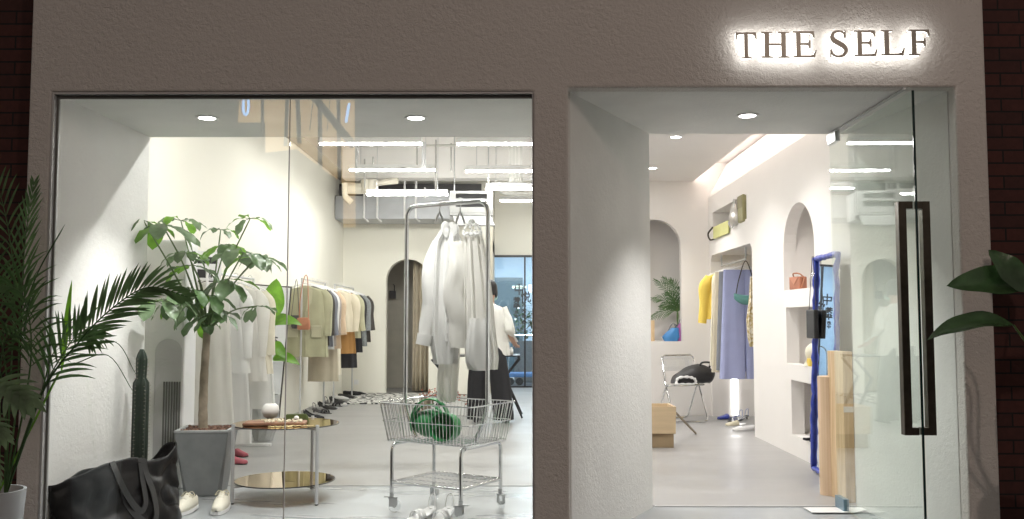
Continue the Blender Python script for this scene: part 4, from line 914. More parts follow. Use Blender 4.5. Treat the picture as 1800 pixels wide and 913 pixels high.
b = MB(); b.box(-.20, .22, -.09, .09, 0, .022); b.build('board', 'woodtray', tr_, smooth=False, bevel=.006)
b = MB(); rnd = random.Random(4)
for i in range(46): b.ball((rnd.uniform(-.06, .20), rnd.uniform(-.07, .07), .027), (rnd.uniform(.006, .011),)*3, 6, 4)
tag(b.build('pearls', 'cream', None, loc=(-1.70, 6.50, zt)), 'string of cream pearls laid across the walnut tray', 'necklace')
b = MB(); b.ball((0, 0, .018), .018, 14, 9); tag(b.build('white_ball', 'ceramic', None, loc=(at(521, 742, Y=6.55).x, 6.55, zt+.022)), 'single white ball ornament on the tray', 'ornament')
b = MB(); P = [(.20*i/30-.10, .022*math.sin(i*.9), .006) for i in range(31)]; b.tube(P, .004, 5); b.tube([(p[0]*.8-.12, p[1]*.8-.03, .004) for p in P], .004, 5)
tag(b.build('gold_chain', mat('pale_gold', (.72, .60, .34), .3, .8), None, loc=(-1.50, 6.38, zt)), 'pale gold chain jewellery at the front of the side table', 'jewellery')
cl_ = thing('green_pouch', 'dark green leather pouch on the side table behind the tray', 'pouch', (-1.60, 6.74, zt), R(10))
b = MB(); cloth_body(b, [(0, .09, .03, .001, 0), (.03, .085, .028, .002, 0), (.05, .07, .015, .001, 0)], 24); b.build('body', mat('olive_green', (.08, .11, .02), .6), cl_)
b = MB(); b.box(-.07, .07, -.032, -.028, .02, .05); b.build('flap', mat('olive_green_flap', (.09, .12, .03), .6), cl_)

# ================================================================== cart
def rz2(x, y, a): return (x*math.cos(a)-y*math.sin(a), x*math.sin(a)+y*math.cos(a))
cang = math.atan2(-.33, .55); cc_ = Vector((-.465, 6.20, 0))
cart = thing('basket_cart', 'chrome rolling cart with wire basket and tall hanging frame', 'cart', cc_, cang)
hl, hd_ = .275, .235
b = MB(); r = .0125
for x in (-hl, hl): b.tube(bend([(x, -hd_, .10), (x, -hd_, .445), (x, hd_, .445), (x, hd_, .10)], .05), r, 12)
b.build('leg_frame', 'chrome', cart)
b = MB()
for y in (-hd_, hd_): b.tube([(-hl, y, .195), (hl, y, .195)], .010, 10)
for x in (-hl, hl): b.tube([(x, -hd_, .195), (x, hd_, .195)], .010, 10)
b.build('lower_rail', 'chrome', cart)
b = MB()
for i in range(17): x = -hl+2*hl*(i+.5)/17; b.tube([(x, -hd_, .207), (x, hd_, .207)], .0022, 5)
for y in (-.12, 0, .12): b.tube([(-hl, y, .202), (hl, y, .202)], .0028, 5)
b.build('lower_shelf', 'chrome', cart)
for x, y, sw in ((-hl, -hd_, 30), (hl, -hd_, 200), (-hl, hd_, 100), (hl, hd_, 320)):
    b = MB(); T = Matrix.Translation((x, y, 0)) @ Matrix.Rotation(R(sw), 4, 'Z')
    b.tube([(.02, -.012, .042), (.02, .012, .042)], .042, 24, T=T); cs = b.build('caster', 'clear', cart)
    b = MB(); b.tube([(.02, -.014, .042), (.02, .014, .042)], .012, 12, T=T); b.box(-.015, .035, -.022, -.017, .04, .10, T=T); b.box(-.015, .035, .017, .022, .04, .10, T=T); b.box(-.02, .04, -.022, .022, .092, .10, T=T)
    b.tube([(0, 0, .10), (0, 0, .13)], .014, 10, T=T)
    if y < 0: b.box(-.05, -.01, -.012, .012, .098, .104, T=T)
    b.build('fork', 'steel', cs, smooth=False)
# basket
zb_, zt_ = .465, .715; bx, by, tx, ty = .335, .24, .378, .28
def rr_pts(hx_, hy_, z, r_=.04):
    o = []
    for sx, sy, a0 in ((1, 1, 0), (-1, 1, 90), (-1, -1, 180), (1, -1, 270)):
        for k in range(5): a = R(a0+22.5*k); o.append((sx*(hx_-r_)+r_*math.cos(a), sy*(hy_-r_)+r_*math.sin(a), z))
    return o
b = MB(); 
b.tube(rr_pts(tx, ty, zt_), .0045, 8, closed=True); b.tube(rr_pts(bx, by, zb_), .003, 6, closed=True)
m_ = .52; b.tube(rr_pts(bx+(tx-bx)*m_, by+(ty-by)*m_, zb_+(zt_-zb_)*m_), .003, 6, closed=True)
for i in range(24):
    u = -1+2*(i+.5)/24
    for s in (-1, 1): b.tube([(u*tx*.93, s*ty, zt_), (u*bx*.93, s*by, zb_)], .0022, 5)
    if i % 2 == 0: b.tube([(u*bx*.93, -by, zb_-.003), (u*bx*.93, by, zb_-.003)], .0022, 5)
for i in range(15):
    u = -1+2*(i+.5)/15
    for s in (-1, 1): b.tube([(s*tx, u*ty*.92, zt_), (s*bx, u*by*.92, zb_)], .0022, 5)
    b.tube([(-bx, u*by*.92, zb_-.006), (bx, u*by*.92, zb_-.006)], .0022, 5)
b.build('basket', 'chrome', cart)
# hanging frame
b = MB(); fw, Hf = .335, 2.045
b.tube(bend([(-.24, -.02, .47), (-fw, -.02, .66), (-fw, -.02, Hf), (fw, -.02, Hf), (fw, -.02, .66), (.24, -.02, .47)], .09, 7), .0145, 14)
b.build('hanging_frame', 'chrome', cart)
b = MB()
for k in (-.2, .2):
    b.tube([(hl+.01*math.cos(a)*1.8, k+.0, .452+.02*math.sin(a)) for a in [2*math.pi*i/10 for i in range(10)]], .003, 6, closed=True)
b.build('hook_ring', 'steel', cart)
# garments on the frame (hang across the bar direction, shown three quarter)
def barpt(u): x, y = rz2(u, -.02, cang); return Vector((cc_.x+x, cc_.y+y, Hf-.012))
# white shirt
sp = barpt(-.055); sh = thing('white_shirt', 'long white cotton shirt hanging at left on the cart frame', 'shirt', sp, R(12))
hanger(sh, .03, .10, 'steel', z=.0)
def px_off(o, px, py, dy=0):
    """photo pixel in the local frame of a thing, at the thing's depth"""
    p = at(px, py, Y=o.location.y+dy); return o.matrix_basis.inverted() @ p
def drape(name, m, o, rows, dep=.05, am=.008, k=5, seed=0, dy=0, n=48, solid=0):
    """rows of (py, left px, right px) in the photo become a closed folded cloth"""
    lv = []
    for py, a, c in rows:
        A = px_off(o, a, py, dy); C = px_off(o, c, py, dy)
        lv.append((A.z, (C.x-A.x)/2, dep*(0.5 if py == rows[0][0] else 1), am, (A.x+C.x)/2))
    b = MB(); cloth_body(b, lv, n=n, k=k, seed=seed, cy=(px_off(o, 800, 500, dy).y)); return b.build(name, m, o, angle=80)
bpy.context.view_layer.update()
drape('body', 'whitecloth', sh, [(392, 783, 797), (412, 772, 806), (424, 763, 812), (440, 760, 813), (500, 757, 812), (560, 756, 812), (600, 757, 806), (640, 764, 802)], .045, .014, 7, 1, n=90)
b = MB(); sleeve(b, [px_off(sh, 770, 425, -.02), px_off(sh, 756, 480, -.03), px_off(sh, 757, 540, -.03), px_off(sh, 750, 578, -.03), px_off(sh, 745, 606, -.03)], [.045, .06, .058, .052, .048, .045], .6, 18, .008, 3); b.build('sleeve', 'whitecloth', sh, angle=80)
b = MB(); sleeve(b, [px_off(sh, 803, 425, -.06), px_off(sh, 806, 470, -.08), px_off(sh, 800, 520, -.08), px_off(sh, 812, 570, -.07), px_off(sh, 810, 612, -.07)], [.045, .065, .07, .07, .08, .085], .4, 18, .012, 5); b.build('sleeve', 'sheer', sh, angle=80)
b = MB(); sleeve(b, [px_off(sh, 788, 392, -.04), px_off(sh, 783, 402, -.05), px_off(sh, 786, 418, -.06)], [.02, .03, .03, .01], .5, 12); sleeve(b, [px_off(sh, 792, 392, -.04), px_off(sh, 800, 402, -.05), px_off(sh, 796, 418, -.06)], [.02, .03, .03, .01], .5, 12); b.build('collar', 'whitecloth', sh, angle=80)
b = MB(); a_ = px_off(sh, 789, 425, -.065); c_ = px_off(sh, 786, 600, -.075); strap(b, [a_, a_.lerp(c_, .5), c_], .030, .003); b.build('placket', 'whitecloth', sh)
for k_ in range(7): b = MB(); q_ = a_.lerp(c_, .06+.145*k_)+Vector((0, -.004, 0)); b.tube([q_, q_+Vector((0, -.003, 0))], .006, 10); b.build('button', 'ceramic', sh)
b = MB(); a_ = px_off(sh, 748, 588, -.05); c_ = px_off(sh, 744, 607, -.05); b.tube([a_, c_], [.054, .052], 18, flat=.6); b.build('cuff', 'whitecloth', sh, angle=60)
tl = thing('sheer_scarf', 'long narrow white cloth tail hanging down into the basket', 'scarf', sp+Vector((0, .04, 0)), R(12))
bpy.context.view_layer.update()
drape('cloth', 'sheer', tl, [(560, 778, 806), (620, 774, 808), (660, 768, 806), (700, 768, 803), (706, 775, 800)], .03, .013, 6, 2, n=80)
sp2 = barpt(.115); dr_ = thing('white_dress', 'sheer white gathered camisole dress hanging at right on the cart frame', 'dress', sp2, R(8))
bpy.context.view_layer.update()
hanger(dr_, .03, .11, 'steel')
drape('body', 'sheer', dr_, [(408, 817, 846), (420, 815, 850), (460, 815, 857), (520, 816, 866), (580, 816, 872), (630, 818, 878), (650, 822, 876)], .055, .007, 12, 4, n=130)
drape('hem_pocket', 'whitecloth', dr_, [(560, 826, 858), (600, 820, 864), (638, 819, 866), (652, 832, 862)], .035, .006, 5, 6, dy=-.045)
b = MB()
for pth in ([(828, 386), (818, 400), (814, 412)], [(829, 386), (826, 398), (832, 412)], [(830, 386), (842, 400), (847, 411)], [(829, 388), (836, 400), (838, 412)]): 
    P = smooth_path([px_off(dr_, a, c, -.03) for a, c in pth], 5); b.tube(P, [.008+.004*math.sin(i*2.5) for i in range(len(P))], 8)
b.tube([px_off(dr_, 814+2.2*i, 412+1.5*math.sin(i*1.3), -.045) for i in range(16)], [.010+.004*math.sin(i*2) for i in range(16)], 8)
b.build('ruffle_strap', 'whitecloth', dr_)
# green bag in the basket
gb = thing('green_bag', 'glossy green leather bag with thick looped handles lying in the wire basket', 'handbag', cc_+Vector((-.04, -.02, .475)), R(-20))
bpy.context.view_layer.update()
b = MB(); b.ball((-.085, .03, .095), (.125, .10, .095), 32, 18); o_ = b.build('body', 'green_leather', gb)
b = MB()
def bandloop(c, rx, rz_, y, w_, th, tilt=0, a0=0, a1=360, n=32):
    rs = []
    for i in range(n+1):
        a = R(a0+(a1-a0)*i/n); e = Vector((math.cos(a)*rx, 0, math.sin(a)*rz_)); nn = Vector((math.cos(a), 0, math.sin(a)))
        T = Matrix.Rotation(tilt, 3, 'Z')
        rs.append([Vector(c)+T @ (e+Vector((0, yy, 0))+nn*t_) for yy, t_ in ((-w_/2, 0), (w_/2, 0), (w_/2, th), (-w_/2, th))])
    b.loft(rs, caps=(a1-a0) < 360)
bandloop((-.075, .0, .10), .125, .155, 0, .075, .009, R(10), -20, 200); b.build('handle', 'green_leather', gb, bevel=.003)
b = MB(); bandloop((-.06, -.055, .095), .12, .125, 0, .03, .009, R(-8), 10, 175); b.build('handle', 'green_leather', gb, bevel=.003)
b = MB(); T = Matrix.Translation((.06, -.10, .088)) @ Matrix.Rotation(R(84), 4, 'X') @ Matrix.Rotation(R(0), 4, 'Y')
b.lathe([(.070, -.13), (.088, -.11), (.093, -.02), (.095, .015), (.088, .017), (.084, .0), (.080, -.08), (.0, -.085)], 36, T=T); b.build('pouch', 'green_leather', gb)
b = MB(); strap(b, [(.02, -.145, .08), (.05, -.15, .11), (.08, -.148, .10), (.105, -.14, .075)], .018, .005, (0, -1, 0)); b.build('tie', 'green_leather', gb)
# ================================================================== left side of the hall
M['c_olive'] = mat('khaki_wool', (.40, .39, .26), .95, var=.08, bump=.002, bscale=200)
M['c_olive2'] = mat('khaki_lapel', (.46, .44, .31), .95)
M['c_grey'] = mat('grey_wool', (.20, .21, .24), .95, bump=.002, bscale=200)
M['c_dark'] = mat('charcoal_wool', (.05, .045, .04), .95)
M['c_taupe'] = mat('taupe_wool', (.36, .31, .27), .95)
M['c_camel'] = mat('camel_wool', (.62, .47, .33), .95)
M['c_beige'] = mat('beige_cotton', (.58, .52, .40), .95)
M['c_cream'] = mat('cream_wool', (.72, .68, .56), .95)
M['c_must'] = mat('mustard_suede', (.42, .22, .07), .85)
M['c_tweed'] = tweed('grey_tweed', (.12, .13, .135), (.32, .34, .34), 220)
M['c_lav'] = mat('lavender_wool', (.33, .36, .57), .9, var=.04)
M['c_yel'] = mat('yellow_knit', (.82, .62, .13), .95, var=.05, bump=.002, bscale=200)
M['c_teal'] = mat('teal_leather', (.10, .26, .25), .5)
M['tan'] = mat('tan_leather', (.42, .17, .09), .45)
# floor standing air conditioner
aw0, aw1 = XL+.12, -2.505
t = thing('tower_air_conditioner', 'white floor standing air conditioner tower with slotted lower grille', 'air conditioner', (0, 0, 0))
b = MB(); b.box(aw0, aw1, 6.95, 7.22, 0, 1.87); b.build('casing', 'white', t, bevel=.02, smooth=False)
b = MB()
for i in range(7): x = at(288+i*4.6, 700, Y=6.94).x; b.box(x-.0055, x+.0055, 6.935, 6.949, .28, .80)
b.build('grille', mat('slot_shadow', (.16, .16, .15), .6), t, smooth=False)
b = MB(); b.plate(arch(-2.62, .2, 1.12, .10), [], .006, lambda u, v, w_: (u, 6.943+w_-.001, v)); b.build('panel', 'alu', t, smooth=False)  # grey arched plate standing in for an arch-shaped shadow on the casing
# abstract poster on wall
b = MB(); p0 = at(343, 440, Y=7.9); 
ps = thing('wall_poster', 'small black and white abstract poster half hidden by the indoor tree', 'poster', (-3.0, 8.0, 0))
p0 = at(338, 440, Y=8.0); p1 = at(363, 500, Y=8.0)
b = MB(); b.box(-.02, .0, -.25, .30, p1.z, p0.z); b.build('sheet', 'white', ps, smooth=False)
T = Matrix.Rotation(R(-35), 4, 'Z')
ps.location = (p0.x-.05, 8.0, 0); ps.rotation_euler = (0, 0, R(-60))
b = MB(); zz = p1.z; hz = p0.z-p1.z
for (y0, y1, a, c) in ((-.22, -.02, .55, .95), (-.2, .0, .08, .5), (.06, .22, .2, .45), (.04, .26, .62, .82), (.10, .24, .02, .12)): b.box(.0005, .002, y0, y1, zz+hz*a, zz+hz*c)
b.build('print', 'blackp', ps, smooth=False)
def rail_rack(name, label, x, y0, y1, h, m='white', foot=.42):
    t = thing(name, label, 'clothes rack', (x, (y0+y1)/2, 0)); L2 = (y1-y0)/2
    b = MB(); b.tube([(0, -L2, h), (0, L2, h)], .011, 8); b.build('rail', 'steel', t)
    for s in (-1, 1):
        b = MB(); b.tube([(0, s*L2, .03), (0, s*L2, h+.012)], .013, 8); lg = b.build('post', m, t)
        b = MB(); b.box(-foot/2, foot/2, s*L2-.02, s*L2+.02, .0, .028); b.build('foot', m, t, smooth=False, bevel=.004)
    return t
rail_rack('clothes_rack', 'white rail rack of white blouses beside the tower air conditioner', -2.68, 7.95, 9.35, 1.68)
for i, (y, m, ln, w_, kd, lab) in enumerate(((8.02, 'sheer', 1.38, .18, 'dress', 'long cream pleated dress nearest on the white rack'), (8.22, 'whitecloth', .80, .24, 'shirt', 'white blouse behind the cream dress on the white rack'), (8.46, 'whitecloth', 1.45, .20, 'dress', 'long sheer white dress third on the white rack'),
        (8.70, 'sheer', .90, .25, 'shirt', 'sheer white blouse fourth on the white rack'), (8.94, 'c_cream', .85, .25, 'shirt', 'ivory shirt fifth on the white rack'), (9.16, 'whitecloth', 1.2, .22, 'dress', 'white slip dress at the far end of the white rack'))):
    garment('hanging_blouse' if kd == 'shirt' else 'hanging_dress', lab, kd, (-2.68+.02*(i % 2), y, 1.665), m, ln, w_, .62, R(8*(-1)**i), 'white clothes on the first rack', kd, seed=i+3, depth=.06, hem=1.25)
# leaning mirror
mr = thing('leaning_mirror', 'thin framed mirror leaning on the cream wall behind the paddle leaved plant', 'mirror', (-2.97, 10.6, 0), 0, rot=(0, R(5), 0))
b = MB(); b.box(.0, .008, -.33, .45, .02, 1.66); b.build('mirror_glass', 'mirror', mr, smooth=False)
b = MB(); b.plate(rr(-.345, .465, .005, 1.675), [rr(-.33, .45, .02, 1.66)], .02, lambda u, v, w_: (w_-.006, u, v)); b.build('frame', 'darkmetal', mr, smooth=False)
mr.rotation_euler = (0, R(5), R(-16))
# coat racks
rail_rack('clothes_rack', 'steel rail rack of khaki and camel coats with the tan saddle bag', -2.77, 11.85, 13.3, 1.80, 'alu')
rail_rack('clothes_rack', 'farther steel rail rack of beige and black jackets near the back wall', -2.72, 13.75, 15.3, 1.80, 'alu')
RA = [(11.93, 'c_olive', .92, .27, 'coat', 'khaki blazer at the near end of the first coat rack', 'c_olive2', 30), (12.12, 'c_dark', .78, .23, 'coat', 'dark brown jacket behind the khaki blazer', None, 12), (12.28, 'c_grey', .80, .24, 'coat', 'slate grey jacket third on the first coat rack', None, 14), (12.44, 'whitecloth', .84, .23, 'shirt', 'white shirt between the grey and taupe jackets', None, 10),
      (12.60, 'c_taupe', .80, .23, 'coat', 'taupe jacket fifth on the first coat rack', None, 12), (12.78, 'c_camel', .84, .26, 'coat', 'camel coat near the far end of the first coat rack', None, 16), (12.98, 'c_beige', 1.30, .20, 'dress', 'long beige coat dress hanging low behind the camel coat', None, 8), (13.15, 'c_cream', 1.22, .20, 'dress', 'long cream skirt at the far end of the first coat rack', None, 8)]
for i, (y, m, ln, w_, kd, lab, m2, rz) in enumerate(RA):
    garment('hanging_coat' if kd == 'coat' else 'hanging_dress' if kd == 'dress' else 'hanging_shirt', lab, kd, (-2.77+(.05 if i else .03), y, 1.785), m, ln, w_, .60, R(rz if i else 8), 'coats on the first coat rack', kd, m2, seed=i, depth=.05, hm='white', hem=1.08)
RB = [(13.85, 'c_beige', .62, .23, 'shirt', 'beige short jacket nearest on the farther coat rack'), (14.05, 'c_must', .95, .20, 'skirt', 'mustard suede skirt on the farther coat rack'), (14.25, 'c_olive', .72, .24, 'coat', 'khaki utility jacket on the farther coat rack'), (14.50, 'black', .95, .23, 'coat', 'long black jacket on the farther coat rack'), (14.75, 'c_tweed', .86, .26, 'coat', 'grey tweed coat on the farther coat rack'), (15.0, 'c_dark', .80, .27, 'coat', 'charcoal cardigan at the far end of the farther rack'), (14.40, 'black', 1.42, .17, 'skirt', 'black pleated skirt hanging lowest on the farther coat rack')]
for i, (y, m, ln, w_, kd, lab) in enumerate(RB):
    garment('hanging_skirt' if kd == 'skirt' else 'hanging_jacket', lab, kd if kd != 'coat' else 'jacket', (-2.68, y, 1.785 if i < 6 else 1.60), m, ln if i < 6 else 1.0, w_, .56, R(16), 'jackets on the farther coat rack', kd, seed=i+9, depth=.05, hem=1.1)
# saddle bag + black pouch on the near post
sb = thing('saddle_bag', 'tan saddle bag hanging by its strap from the near coat rack post', 'handbag', (at(534, 565, Y=11.72).x, 11.72, at(534, 580, Y=11.72).z))
b = MB(); cloth_body(b, [(0, .07, .03, .001, 0), (.02, .085, .04, .001, 0), (.12, .078, .035, .001, 0), (.155, .05, .02, 0, 0)], 28); b.build('body', 'tan', sb)
b = MB(); b.plate([(-.075, .15), (-.07, .08), (-.03, .055), (.03, .058), (.07, .085), (.072, .15)], [], .006, lambda u, v, w_: (u, -.052+w_, v)); b.build('flap', mat('tan_flap', (.46, .20, .11), .4), sb, smooth=False, bevel=.003)
b = MB(); hzt = 1.815-sb.location.z; b.tube(smooth_path([(-.06, 0, .14), (-.055, .03, hzt*.6), (-.02, .08, hzt), (.02, .08, hzt), (.045, .03, hzt*.6), (.06, 0, .14)]), .006, 6); b.build('strap', 'tan', sb)
sb = thing('small_black_bag', 'small black bag hanging behind the tan saddle bag', 'handbag', (at(519, 562, Y=11.8).x, 11.8, at(519, 578, Y=11.8).z))
b = MB(); cloth_body(b, [(0, .04, .03, .001, 0), (.03, .05, .035, .001, 0), (.17, .06, .02, .001, 0)], 20); b.build('body', 'leather2', sb)
b = MB(); b.tube(smooth_path([(-.05, 0, .16), (0, .03, 1.815-sb.location.z-.02), (.05, 0, .16)]), .004, 6); b.build('strap', 'leather2', sb)
# wall socket, fitting room curtain, sconce
b = MB(); b.box(-.04, .04, -.008, 0, -.04, .04); b.box(-.015, .015, -.011, -.0085, -.012, .012); p = at(626, 672, Y=YB); tag(b.build('wall_socket', 'white', None, smooth=False, loc=(p.x, YB+.018, p.z)), 'white wall socket low on the back wall left of the arch', 'socket')
cu = thing('curtain', 'beige pleated curtain drawn to the right side of the fitting room arch', 'curtain', (-1.62, YB+.34, 0))
b = MB(); b.sheet(lambda u, v: (-.22+.50*u, .035*math.sin(u*38)+.008*math.sin(u*91+v*2), .03+v*2.42), 110, 6); b.build('fabric', mat('curtain_beige', (.50, .44, .34), .95), cu, solid=.004, angle=80)
b = MB(); b.tube([(-.75, 0, 2.47), (.5, 0, 2.47)], .012, 8); b.build('rod', 'steel', cu)
sc_ = thing('wall_sconce', 'small black wall sconce inside the fitting room', 'wall lamp', (at(690, 517, Y=YB+1.4).x, YB+1.49, at(690, 517, Y=YB+1.4).z))
b = MB(); b.box(-.06, .06, -.10, -.01, -.09, .06); b.build('lamp_shade', 'blackp', sc_, smooth=False, bevel=.008); b = MB(); b.tube([(.03, -.05, .06), (.03, -.05, .16), (0, -.01, .18)], .010, 6); b.build('bracket', 'blackp', sc_)

# ================================================================== person and counter
pf = at(868, 741, z=0); PX, PY = at(868, 700, Y=11.5).x-.07, 11.5
M['ivory'] = mat('ivory_jacket', (.80, .79, .75), .9, var=.03, bump=.002, bscale=120)
per = thing('person', 'person seen from behind in a cream jacket and wide black trousers leaning over the counter', 'person', (PX, PY, 0), R(-12))
def skinned(name, nodes, edges, m, parent, sub=2, root=0):
    me = bpy.data.meshes.new(name); me.from_pydata([n[0] for n in nodes], edges, []); me.update(); me.materials.append(M[m])
    o = bpy.data.objects.new(name, me); COL.objects.link(o); o.parent = parent
    md = o.modifiers.new('skin', 'SKIN'); md.use_smooth_shade = True
    for i, n in enumerate(nodes):
        s = me.skin_vertices[0].data[i]; s.radius = (n[1], n[1] if len(n) < 3 else n[2]); s.use_root = (i == root)
    q = o.modifiers.new('sub', 'SUBSURF'); q.levels = sub; q.render_levels = sub; return o
# pelvis root, +Y is away from the camera (facing the counter), +X right
N = [((0, 0, .92), .115), ((0, .0, 1.05), .105), ((0, .03, 1.22), .12), ((0, .05, 1.38), .10), ((0, .065, 1.46), .055), ((0, .09, 1.53), .05), ((0, .11, 1.60), .078), ((0, .12, 1.68), .075),
     ((-.09, 0, .86), .085), ((-.12, -.01, .50), .062), ((-.14, -.03, .10), .042), ((-.14, .02, .045), .036), ((-.145, .12, .03), .028),
     ((.09, 0, .86), .085), ((.13, .0, .50), .062), ((.19, .02, .10), .042), ((.19, .07, .045), .036), ((.20, .17, .03), .028),
     ((-.16, .05, 1.39), .060), ((-.24, .04, 1.14), .045), ((-.20, .22, .98), .036), ((-.17, .30, .95), .026),
     ((.16, .05, 1.39), .060), ((.26, .03, 1.14), .045), ((.27, .22, 1.0), .036), ((.28, .31, .96), .026)]
E = [(0, 1), (1, 2), (2, 3), (3, 4), (4, 5), (5, 6), (6, 7), (0, 8), (8, 9), (9, 10), (10, 11), (11, 12), (0, 13), (13, 14), (14, 15), (15, 16), (16, 17), (3, 18), (18, 19), (19, 20), (20, 21), (3, 22), (22, 23), (23, 24), (24, 25)]
for s, wr in ((-1, 21), (1, 25)):
    c = Vector(N[wr][0]); pm = len(N); N.append((tuple(c+Vector((0, .045, -.012))), .024, .014)); E.append((wr, pm))
    for k in range(4):
        o = Vector(((k-1.5)*.017, .085, -.018)); ln = (.050, .058, .054, .042)[k]; i = len(N)
        N.append((tuple(c+o), .0085)); N.append((tuple(c+o+Vector((0, ln*.6, -.006))), .008)); N.append((tuple(c+o+Vector((0, ln, -.028))), .007)); E += [(pm, i), (i, i+1), (i+1, i+2)]
    i = len(N); N.append((tuple(c+Vector((-s*.032, .035, -.015))), .010)); N.append((tuple(c+Vector((-s*.042, .070, -.022))), .008)); E += [(wr, i), (i, i+1)]
skinned('body', N, E, 'skin', per, 2)
b = MB()
cloth_body(b, [(1.475, .06, .055, 0, 0), (1.455, .10, .075, .002, 0), (1.41, .195, .10, .004, 0), (1.30, .215, .135, .008, 0), (1.10, .225, .15, .012, 0), (.90, .245, .165, .016, 0), (.83, .25, .165, .018, 0)], 48, k=5, cy=.03, seed=3)
b.build('jacket', 'ivory', per, angle=80)
for s in (-1, 1):
    b = MB(); e = [Vector(N[i][0]) for i in ((18, 19, 20) if s < 0 else (22, 23, 24))]
    sleeve(b, [e[0]+Vector((-s*.01, 0, .015)), e[0].lerp(e[1], .5)+Vector((s*.02, 0, 0)), e[1]+Vector((s*.01, -.02, 0)), e[1].lerp(e[2], .6), e[2]+Vector((0, .03, -.01))], [.07, .072, .064, .055, .048], .85, 20, .012, s+4); b.build('sleeve', 'ivory', per, angle=80)
b = MB()
for s in (-1, 1):
    x1 = -.145 if s < 0 else .195
    cloth_body(b, [(.95, .10, .135, 0, s*.085), (.86, .115, .135, .004, s*.10), (.5, .115, .12, .010, (s*.12+x1)/2), (.10, .118, .12, .012, x1), (.045, .118, .12, .012, x1)], 32, k=4, seed=s+8)
b.build('trousers', 'black', per, angle=80)
b = MB(); b.ball((0, .105, 1.665), (.090, .100, .115), 20, 14); b.ball((.072, .12, 1.62), (.02, .04, .07), 12, 8); b.build('hair', 'hair', per)
b = MB(); b.ball((.0, .195, 1.60), (.018, .03, .028), 8, 6); b.build('nose', 'skin', per)
b = MB(); b.ball((.035, .165, 1.56), (.045, .045, .045), 12, 8); b.build('face_mask', mat('mask_teal', (.45, .68, .66), .8), per)
for s, x, y in ((-1, -.143, .04), (1, .196, .09)):
    b = MB(); b.loft([[(x+w_*math.cos(a), y+yy, .002+h*(.5+.5*math.sin(a))) for a in [2*math.pi*k/12 for k in range(12)]] for yy, w_, h in ((-.11, .025, .06), (-.09, .04, .09), (0, .045, .085), (.10, .05, .05), (.15, .03, .035))]); b.build('shoe', 'blackp', per)
# counter table with zigzag legs
tz = at(800, 626, Y=11.9).z; xl_, xr_ = at(762, 626, Y=11.9).x, at(914, 626, Y=11.9).x
ct = thing('counter_table', 'black trestle counter with zigzag legs in front of the person', 'table', (0, 11.95, 0))
b = MB(); b.box(xl_, xr_, -.02, .55, tz-.012, tz+.006); b.build('tabletop', 'blackp', ct, smooth=False, bevel=.004)
for y in (.0, .5):
    b = MB(); b.tube([(xr_-.03, y, tz-.015), (xr_, y, tz-.04), (xr_-.20, y, .52), (xr_+.03, y, .01)], .014, 6); b.build('leg', 'blackp', ct)
    b = MB(); b.tube([(xl_+.03, y, tz-.015), (xl_-.02, y, tz-.04), (xl_+.20, y, .50), (xl_-.03, y, .01)], .026, 6); b.build('leg', 'blackp', ct)
b = MB(); b.box(-.05, .05, -.04, .04, 0, .16); b.box(-.03, .03, -.03, .03, .16, .24); tag(b.build('card_terminal', 'blackp', None, smooth=False, bevel=.008, loc=(at(772, 600, Y=12.1).x, 12.1, tz+.007)), 'small black card terminal at the left end of the counter', 'device')
b = MB(); b.lathe([(.02, 0), (.028, .02), (.024, .07), (.012, .085), (.012, .10)], 14); tag(b.build('counter_bottle', 'ceramic', None, loc=(at(899, 616, Y=12.1).x, 12.1, tz+.007)), 'small white bottle beside the hand of the person on the counter', 'bottle')
# vase with berries
p = at(742, 735, z=0); vz = thing('floor_vase', 'tapered dark bronze floor vase behind the cart basket', 'vase', p)
b = MB(); b.lathe([(.045, 0), (.06, .03), (.095, .24), (.10, .26), (.09, .26), (.06, .08)], 20, T=Matrix.Rotation(R(14), 4, 'Y')); b.build('body', 'bark', vz)
br_ = thing('berry_branches', 'thin red berried branches in the bronze floor vase', 'branches', p+Vector((.05, 0, .2)))
b = MB(); q = MB(); rnd = random.Random(8)
for (px, py) in ((748, 690), (762, 684), (778, 696), (806, 688), (820, 694), (826, 708), (752, 700), (790, 700), (770, 690)):
    tp_ = at(px, py, Y=p.y)-Vector(br_.location); P = smooth_path([(0, 0, 0), tp_*.5+Vector((rnd.uniform(-.05, .05), 0, .05)), tp_], 5); b.tube(P, .005, 5)
    for k in range(9): w_ = P[-1-int(k*.9)]; q.ball((w_.x+rnd.uniform(-.05, .05), w_.y+rnd.uniform(-.04, .04), w_.z+rnd.uniform(-.05, .03)), .011, 6, 4)
b.build('twig', 'bark', br_); q.build('berry', mat('berry_red', (.52, .16, .11), .5), br_)
# trolley and plant beyond glass
tr_ = thing('platform_trolley', 'blue platform trolley with curved chrome handle outside the far glass', 'trolley', (at(915, 665, Y=18.4).x, 18.4, 0))
b = MB(); b.box(-.42, .6, -.25, .25, .16, .24); b.build('platform', mat('trolley_blue', (.08, .26, .62), .5), tr_, smooth=False, bevel=.02)
for x in (-.2, -.02, .5):
    b = MB(); b.tube([(x, -.2, .075), (x, -.16, .075)], .075, 16); b.build('wheel', 'blackp', tr_)
b = MB(); b.tube(bend([(-.25, -.22, .24), (-.20, -.22, .98), (.6, -.22, .98)], .15), .014, 8); b.build('handle', 'chrome', tr_)
pl = thing('corridor_plant', 'leafy bush in a grey planter beyond the far glass entrance', 'plant', (at(921, 600, Y=19.2).x, 19.2, 0))
b = MB(); b.box(-.20, .25, -.15, .15, 0, .85); b.build('planter', 'concrete', pl, smooth=False)
b = MB(); rnd = random.Random(6); random.seed(9)
